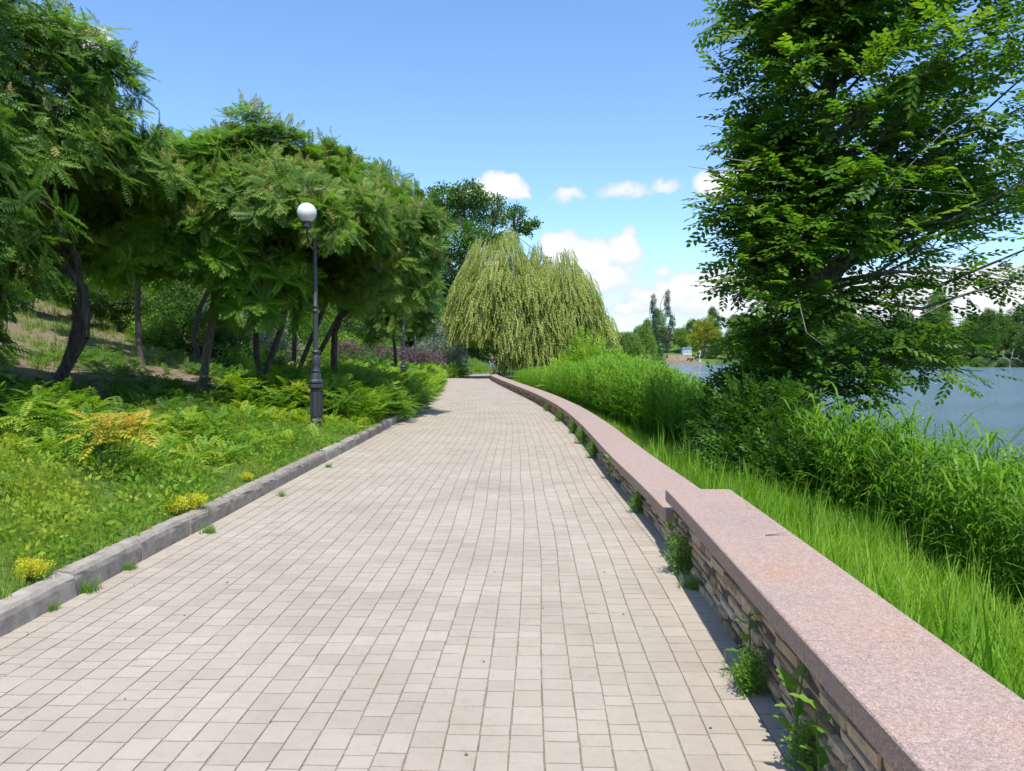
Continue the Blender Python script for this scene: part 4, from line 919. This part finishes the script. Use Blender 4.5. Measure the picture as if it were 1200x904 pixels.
# ------------------------------------------------------------------ person on the path
def skin_mesh(name, pts, edges, radii, mat, parent, lv=2):
    me = bpy.data.meshes.new(name); off = world_off(parent)
    me.from_pydata([tuple(np.array(p)) for p in pts], edges, []); me.materials.append(mat)
    o = bpy.data.objects.new(name, me); COL.objects.link(o); o.parent = parent
    md = o.modifiers.new("Skin", 'SKIN'); md.use_smooth_shade = True
    for v, r in zip(me.skin_vertices[0].data, radii): v.radius = (r, r) if not isinstance(r, tuple) else r
    me.skin_vertices[0].data[0].use_root = True
    o.modifiers.new("Sub", 'SUBSURF').levels = lv; o.modifiers["Sub"].render_levels = lv
    return o
px_, py_ = -1.75, 67.5
pr = thing("person", "person in dark top and blue shorts walking under the willow", "person", (px_, py_, 0), rz=R(15))
body = [(0, 0, .93), (0, 0, 1.1), (0, 0, 1.28), (0, 0, 1.43), (0, -.01, 1.53), (0, -.03, 1.62), (0, -.03, 1.72),
        (-.19, 0, 1.42), (-.24, .06, 1.15), (-.16, -.16, 1.05), (.19, 0, 1.42), (.25, .05, 1.15), (.14, -.17, 1.1),
        (-.09, 0, .88), (-.1, -.14, .48), (-.1, -.1, .08), (-.1, -.24, .04), (.09, 0, .88), (.1, .1, .48), (.1, .34, .12), (.1, .26, .03)]
be = [(0, 1), (1, 2), (2, 3), (3, 4), (4, 5), (5, 6), (3, 7), (7, 8), (8, 9), (3, 10), (10, 11), (11, 12), (0, 13), (13, 14), (14, 15), (15, 16), (0, 17), (17, 18), (18, 19), (19, 20)]
br = [(.15, .1), (.13, .09), (.15, .1), (.13, .08), .055, .085, .075, .055, .042, .03, .055, .042, .03, .085, .055, .035, .03, .085, .055, .035, .03]
bd = skin_mesh("body", body, be, br, M['skin'], pr)
skin_mesh("shirt", [(0, 0, .98), (0, 0, 1.12), (0, 0, 1.28), (0, 0, 1.43), (-.2, 0, 1.42), (-.23, .04, 1.24), (.2, 0, 1.42), (.24, .03, 1.24)], [(0, 1), (1, 2), (2, 3), (3, 4), (4, 5), (3, 6), (6, 7)], [(.175, .125), (.155, .115), (.175, .125), (.15, .1), .07, .062, .07, .062], M['dark_cloth'], pr)
skin_mesh("shorts", [(0, 0, 1.0), (0, 0, .92), (-.1, -.01, .84), (-.1, -.1, .58), (.1, .01, .84), (.1, .07, .58)], [(0, 1), (1, 2), (2, 3), (1, 4), (4, 5)], [(.17, .12), (.17, .125), .11, .09, .11, .09], M['blue_cloth'], pr)
h = ball((px_, py_ - .015, 1.74), .092, 16, 10, 1.); obj("hair", (h[0], h[1]), M['hair'], pr, True)

# ------------------------------------------------------------------ far shore
land_d = 268.
def fx(px, d): return (px - 600) / 900 * d
lx0, lx1 = fx(779, 262), fx(824, 262)
ld = thing("landing_stage", "pale stone landing stage with stepped terrace on the far shore", "landing", ((lx0 + lx1) / 2, 264, WATER))
cx = (lx0 + lx1) / 2; wd = lx1 - lx0
obj("quay", box((cx, 263, -.75), (wd, 6, 1.3)), M['landing'], ld, bevel=.05)
obj("terrace_wall", box((cx + .4, 267.5, .9), (wd * .78, 3, 2.6)), M['landing'], ld, bevel=.05)
for k in range(3): obj("wall_panel", box((cx - 3.2 + k * 3.6, 265.95, .8), (2.7, .2, 1.5)), stone_mat("panel_stone", (.36, .27, .19), (.44, .34, .25), (.5, .4, .3), 2) if k == 0 else bpy.data.materials["panel_stone"], ld, bevel=.03)
for k in range(4): obj("step", box((lx0 + 1.0 + .35 * k, 265.6, -.02 + .45 * k), (1.6 - .25 * k, 2.6 - .3 * k, .45)), M['landing'], ld)
k_ = thing("kiosk", "small white and blue kiosk among trees above the landing", "kiosk", (fx(804, 280), 280, 2.2))
kx = fx(804, 280)
obj("wall", box((kx, 280, 3.3), (3.2, 3, 2.4)), M['white_paint'], k_); obj("roof", box((kx, 280, 4.65), (3.8, 3.6, .3)), M['blue_paint'], k_); [obj("window", box((kx - 1 + 1 * i, 278.47, 3.6), (.7, .1, .9)), M['blue_paint'], k_) for i in range(3)]
g_ = thing("gate_post", "white post at the right end of the far landing", "post", (fx(820, 264), 264, -.1))
obj("shaft", box((fx(820, 264), 264, 1.6), (.6, .6, 3.4)), M['white_paint'], g_, bevel=.05); obj("cap", box((fx(820, 264), 264, 3.42), (.9, .9, .3)), M['white_paint'], g_, bevel=.05)

def far_proto(name, kind, mat):
    L_ = {"round": [((0, 0, 6.2), (3.6, 3.6, 3.4)), ((-2.2, .5, 4.6), (2.5, 2.5, 2.4)), ((2.3, -.3, 4.9), (2.6, 2.5, 2.6)), ((.4, -1.6, 4.0), (2.6, 2.2, 2.6)), ((.6, .2, 8.4), (2.2, 2.2, 1.8))],
          "tall": [((0, 0, 7), (2.8, 2.8, 3.6)), ((.5, 0, 10.2), (2.2, 2.2, 2.8)), ((-1.2, 0, 5), (2.4, 2.4, 2.6)), ((1.4, -.5, 4.6), (2.2, 2.2, 2.6)), ((-.3, 0, 12.6), (1.3, 1.3, 1.6))],
          "bushy": [((0, 0, 2.6), (3., 2.8, 2.6)), ((2.2, 0, 2.0), (2.2, 2.1, 2.0)), ((-2.2, .4, 1.9), (2.2, 2.1, 1.9)), ((.6, -1, 1.6), (2.4, 1.8, 1.7))]}[kind]
    return lobe_tree(name, "", (0, 0, 0), L_, .42, mat, 1.35, r_tip=.06, targets=5, trunk=1.2 if kind != "bushy" else .4)
PR = {"ra": far_proto("broadleaf_tree", "round", M['far_a']), "rb": far_proto("broadleaf_tree", "round", M['far_b']), "ta": far_proto("broadleaf_tree", "tall", M['far_a']), "tb": far_proto("broadleaf_tree", "tall", M['far_b']), "bb": far_proto("shore_bush", "bushy", M['far_b'])}
used = set()
def put(kind, x, y, sc, lab, group):
    z = max(gz(x, y), WATER) - .1
    s = (sc * U(.9, 1.15), sc * U(.9, 1.15), sc * U(.9, 1.1))
    if kind not in used:
        used.add(kind); o = PR[kind]; o.location = (x, y, z); o.scale = s; o["label"] = lab; o["group"] = group
    else: dup(PR[kind], (x, y, z), U(0, 6.28), s, lab, group)
GL, GR = "trees in the wood left across the lake", "trees in the wood right across the lake"
LL = "one of the green trees in the wood behind the far landing"; LR = "one of the green trees in the wood on the right far shore"
BL = "one of the low bushes along the far right waterline"
for px in np.arange(690, 1000, 15.): 
    d = U(284, 330); put(rng.choice(["ra", "rb", "ta", "tb"], p=[.4, .3, .15, .15]), fx(px + U(-6, 6), d), d, U(.85, 1.2), LL, GL)
for px in (712, 731, 742, 770, 838, 852, 868, 890):
    d = U(270, 280); put(rng.choice(["ra", "rb"]), fx(px, d), d, U(.55, .8), LL, GL)
for X in np.concatenate([np.arange(84, 205, 5.5), np.arange(205, 340, 8.)]):
    for row in range(3 if X < 205 else 2):
        x = X + U(-2, 2); y = float(shore_y(x)) + 4 + row * 9 + U(-2, 3)
        put(rng.choice(["ra", "rb", "ta", "tb"], p=[.34, .42, .1, .14]), x, y, U(.85, 1.1) + row * .16, LR, GR)
for X in np.arange(90, 190, 5.):
    x = X + U(-1.5, 1.5); y = float(shore_y(x)) + 1.2; put("bb", x, y, U(.42, .75), BL, "bushes along the far waterline")
for px, d, sc, kd in ((88, 28, .26, 'ra'), (140, 30, .28, 'ra'), (185, 29, .26, 'bb'), (212, 32, .28, 'ra'), (262, 30, .26, 'ra'), (30, 26, .25, 'ra'), (318, 34, .26, 'bb'), (512, 80, .42, 'bb'), (535, 83, .5, 'ra'), (556, 85, .42, 'bb'), (578, 84, .5, 'ra'), (602, 82, .42, 'bb'), (628, 84, .5, 'ra'), (655, 86, .5, 'ra'), (-60, 30, .4, 'bb'), (20, 33, .4, 'ra'), (70, 36, .42, 'bb'), (105, 40, .4, 'ra'), (150, 38, .42, 'bb'), (190, 44, .5, 'ra'), (230, 40, .42, 'bb'), (262, 46, .5, 'ra'), (300, 42, .42, 'bb'), (320, 50, .6, 'ra'), (350, 52, .6, 'rb'), (385, 56, .6, 'ra'), (410, 60, .62, 'ra'), (440, 64, .62, 'ra'), (470, 70, .65, 'ra'), (495, 78, .7, 'rb'), (455, 58, .45, 'bb'), (400, 50, .4, 'bb'), (540, 92, .7, 'ra'), (575, 96, .7, 'rb'), (610, 100, .7, 'ra'), (650, 104, .7, 'rb'), (690, 112, .6, 'ra')):
    x = fx(px, d); y = d
    put(kd, x, y, sc, "one of the bushy green trees on the ground behind the sumacs and willow", "bushy trees behind the sumacs and willow")
for lab, px, d, sc, kd in (("light green drooping tree left of the far landing", 757, 225, .95, "tb"), ("rounded tree just right of the willow across the water", 738, 190, .8, "rb"), ("dark tree close to the willow's right edge", 722, 170, .7, "ra"), ("small bush at the water left of the landing", 770, 258, .6, "bb")):
    x = fx(px, d); r0 = dup(PR[kd], (x, d, max(gz(x, d), WATER) - .2), U(0, 6), sc, lab); 
    if "group" in r0: del r0["group"]
for lab, px, d, top, n in (("slim left poplar standing above the far wood", 766, 300, 346, 6), ("taller right poplar standing above the far wood", 782, 300, 341, 7)):
    b = np.array([fx(px, d), d, 2.]); H = at(px, top, d)[2]
    lobe_tree("poplar_tree", lab, b, [((b[0] + U(-.5, .5) + (1.6 if (k in (2, 3) and n == 7) else 0), d, 6 + (H - 8) * k / (n - 1)), (1.9 - .16 * k, 1.9 - .16 * k, 2.7)) for k in range(n)], .5, M['poplar'], 1.2, r_tip=.07, targets=5, trunk=4)
b = np.array([fx(826, 280), 280, 1.5])
lobe_tree("yellow_tree", "yellow green tree standing right of the far landing", b, [(b + [x, 0, z], r) for x, z, r in ((0, 9, 4), (-3.5, 6.5, 3), (3.5, 7.5, 3.2), (1, 12, 2.8), (-2, 11, 2.4), (-3, 3, 2.))], .5, M['far_y'], 1.3, r_tip=.07, targets=5, trunk=3)
b = np.array([fx(1183, 184), 184, -1.1]); dt = thing("dead_tree", "bare pale fallen branches sticking out over the far right waterline", "tree", b)
tb, _ = grow(b, b + np.array([[-2.5, 0, 3.2], [-1.5, 0, 4.2], [2, -.5, 3], [1, 0, 4.6], [-3.2, -.6, 1.6], [3, 0, 1.4]]), .07, .5, wig=.2); obj("trunk", join(tb), M['twig'], dt)
x = np.concatenate([U(70, 200, 2600)]); y = shore_y(x) - U(-.5, 2.5, len(x)); 
tag(obj("reeds", scatter(RD2[0], np.stack([x, y, np.full(len(x), WATER - .1)], -1), rng.normal(0, .1, (len(x), 3)) + [0, 0, 1], rdir(len(x)) * [1, 1, .1], U(1.4, 2.6, len(x)), U(.1, .7, len(x))), M['poplar']), "pale reed fringe along the far right waterline", "reeds", kind="stuff")

# ------------------------------------------------------------------ sky, clouds, sun
SUN_EL, SUN_AZ = R(63), R(170)
w = bpy.data.worlds.new("World"); scene.world = w; w.use_nodes = True
nt = w.node_tree; L = nt.links.new; bg = nt.nodes["Background"]; out = nt.nodes["World Output"]
sky = nd(nt, "ShaderNodeTexSky", sky_type='NISHITA', sun_disc=False, sun_elevation=SUN_EL, sun_rotation=SUN_AZ, air_density=1.0, dust_density=.7, ozone_density=1.4)
L(mixc(nt, 1., sky.outputs[0], (.76, .93, 1.12), 'MULTIPLY'), bg.inputs[0]); bg.inputs[1].default_value = .135
tc = nd(nt, "ShaderNodeTexCoord"); sp = nd(nt, "ShaderNodeSeparateXYZ"); L(tc.outputs["Generated"], sp.inputs[0])
az = nd(nt, "ShaderNodeMath", operation='ARCTAN2'); L(sp.outputs[0], az.inputs[0]); L(sp.outputs[1], az.inputs[1])
el = nd(nt, "ShaderNodeMath", operation='ARCSINE'); L(sp.outputs[2], el.inputs[0])
cb = nd(nt, "ShaderNodeCombineXYZ"); L(az.outputs[0], cb.inputs[0]); L(el.outputs[0], cb.inputs[1])
nz = noise(nt, 22, 7, .62, cb.outputs[0]); 
sb = nd(nt, "ShaderNodeVectorMath", operation='SUBTRACT'); L(nz.outputs["Color"], sb.inputs[0]); sb.inputs[1].default_value = (.5, .5, .5)
sc_ = nd(nt, "ShaderNodeVectorMath", operation='SCALE'); L(sb.outputs[0], sc_.inputs[0]); sc_.inputs["Scale"].default_value = .045
ad = nd(nt, "ShaderNodeVectorMath", operation='ADD'); L(cb.outputs[0], ad.inputs[0]); L(sc_.outputs[0], ad.inputs[1])
def azel(px, py):
    r = norm(ray(px, py)); return math.atan2(r[0], r[1]), math.asin(r[2])
CLOUDS = [(560, 226, 34, 17, .9), (590, 220, 34, 20, 1), (612, 226, 14, 9, .7), (665, 228, 36, 14, .5), (735, 222, 52, 16, .5), (778, 217, 28, 10, .46), (842, 216, 36, 20, .9), (870, 208, 30, 18, .9),
          (655, 289, 30, 24, 1), (690, 302, 40, 27, 1), (731, 292, 28, 26, 1), (712, 328, 42, 24, .8), (740, 318, 14, 7, .5), (771, 314, 17, 7, .65), (800, 332, 44, 17, 1), (840, 330, 50, 20, 1), (770, 350, 60, 20, .75), (735, 362, 40, 14, .7), (840, 356, 90, 26, .75),
          (900, 340, 60, 30, .9), (1020, 350, 110, 40, .8), (1130, 335, 90, 30, .95), (1200, 345, 90, 32, .95), (1100, 365, 160, 24, .7), (80, 42, 50, 22, .75), (115, 285, 60, 40, .9), (300, 330, 120, 40, .8), (1300, 330, 120, 40, .9), (-150, 250, 160, 60, .8), (1500, 300, 200, 50, .8)]
last = None; lastb = None
for (x, y, rx, ry, wgt) in CLOUDS:
    a0, e0 = azel(x, y); ra = rx / 900 * 1.2; re = ry / 900 * 1.2
    mp = nd(nt, "ShaderNodeMapping"); mp.inputs["Location"].default_value = (-a0 / ra, -e0 / re, 0); mp.inputs["Scale"].default_value = (1 / ra, 1 / re, 1); L(ad.outputs[0], mp.inputs[0])
    ln = nd(nt, "ShaderNodeVectorMath", operation='LENGTH'); L(mp.outputs[0], ln.inputs[0])
    mr = nd(nt, "ShaderNodeMapRange"); mr.inputs[1].default_value = 1; mr.inputs[2].default_value = 0; mr.inputs[3].default_value = 0; mr.inputs[4].default_value = wgt; L(ln.outputs["Value"], mr.inputs[0])
    if last is None: last = mr.outputs[0]
    else:
        mxn = nd(nt, "ShaderNodeMath", operation='MAXIMUM'); L(last, mxn.inputs[0]); L(mr.outputs[0], mxn.inputs[1]); last = mxn.outputs[0]
n2 = noise(nt, 30, 6, .6, cb.outputs[0])
mm = nd(nt, "ShaderNodeMath", operation='MULTIPLY_ADD'); L(n2.outputs[0], mm.inputs[0]); mm.inputs[1].default_value = .35; mm.inputs[2].default_value = -.17
ss2 = nd(nt, "ShaderNodeMath", operation='ADD'); L(last, ss2.inputs[0]); L(mm.outputs[0], ss2.inputs[1])
al = nd(nt, "ShaderNodeMapRange", interpolation_type='SMOOTHSTEP'); al.inputs[1].default_value = .19; al.inputs[2].default_value = .38; L(ss2.outputs[0], al.inputs[0])
cr = ramp(nt, [(.22, (.60, .71, .92)), (.45, (.80, .86, .96)), (.72, (1, 1, 1))], ss2.outputs[0])
bg2 = nd(nt, "ShaderNodeBackground"); L(cr.outputs[0], bg2.inputs[0]); bg2.inputs[1].default_value = .66
mxs = nd(nt, "ShaderNodeMixShader"); L(al.outputs[0], mxs.inputs[0]); L(bg.outputs[0], mxs.inputs[1]); L(bg2.outputs[0], mxs.inputs[2]); L(mxs.outputs[0], out.inputs[0])

sd = bpy.data.lights.new("sun", 'SUN'); sd.energy = 3.9; sd.angle = R(.53); sd.color = (1, .955, .88)
so = bpy.data.objects.new("sun", sd); COL.objects.link(so)
so.rotation_euler = (R(90) - SUN_EL, 0, 0)
from mathutils import Vector
dv = Vector((math.sin(SUN_AZ) * math.cos(SUN_EL), math.cos(SUN_AZ) * math.cos(SUN_EL), math.sin(SUN_EL)))
so.rotation_euler = dv.to_track_quat('Z', 'Y').to_euler(); so.location = (0, 0, 60)

scene.view_settings.view_transform = 'Standard'; scene.view_settings.look = 'None'; scene.view_settings.gamma = 1; scene.view_settings.use_curve_mapping = False
scene.view_settings.exposure = 0.78
c = scene.cycles
c.max_bounces = 6; c.diffuse_bounces = 3; c.glossy_bounces = 2; c.transmission_bounces = 4; c.transparent_max_bounces = 4; c.caustics_reflective = False; c.caustics_refractive = False
c.use_denoising = True; c.use_adaptive_sampling = True; c.adaptive_threshold = .025
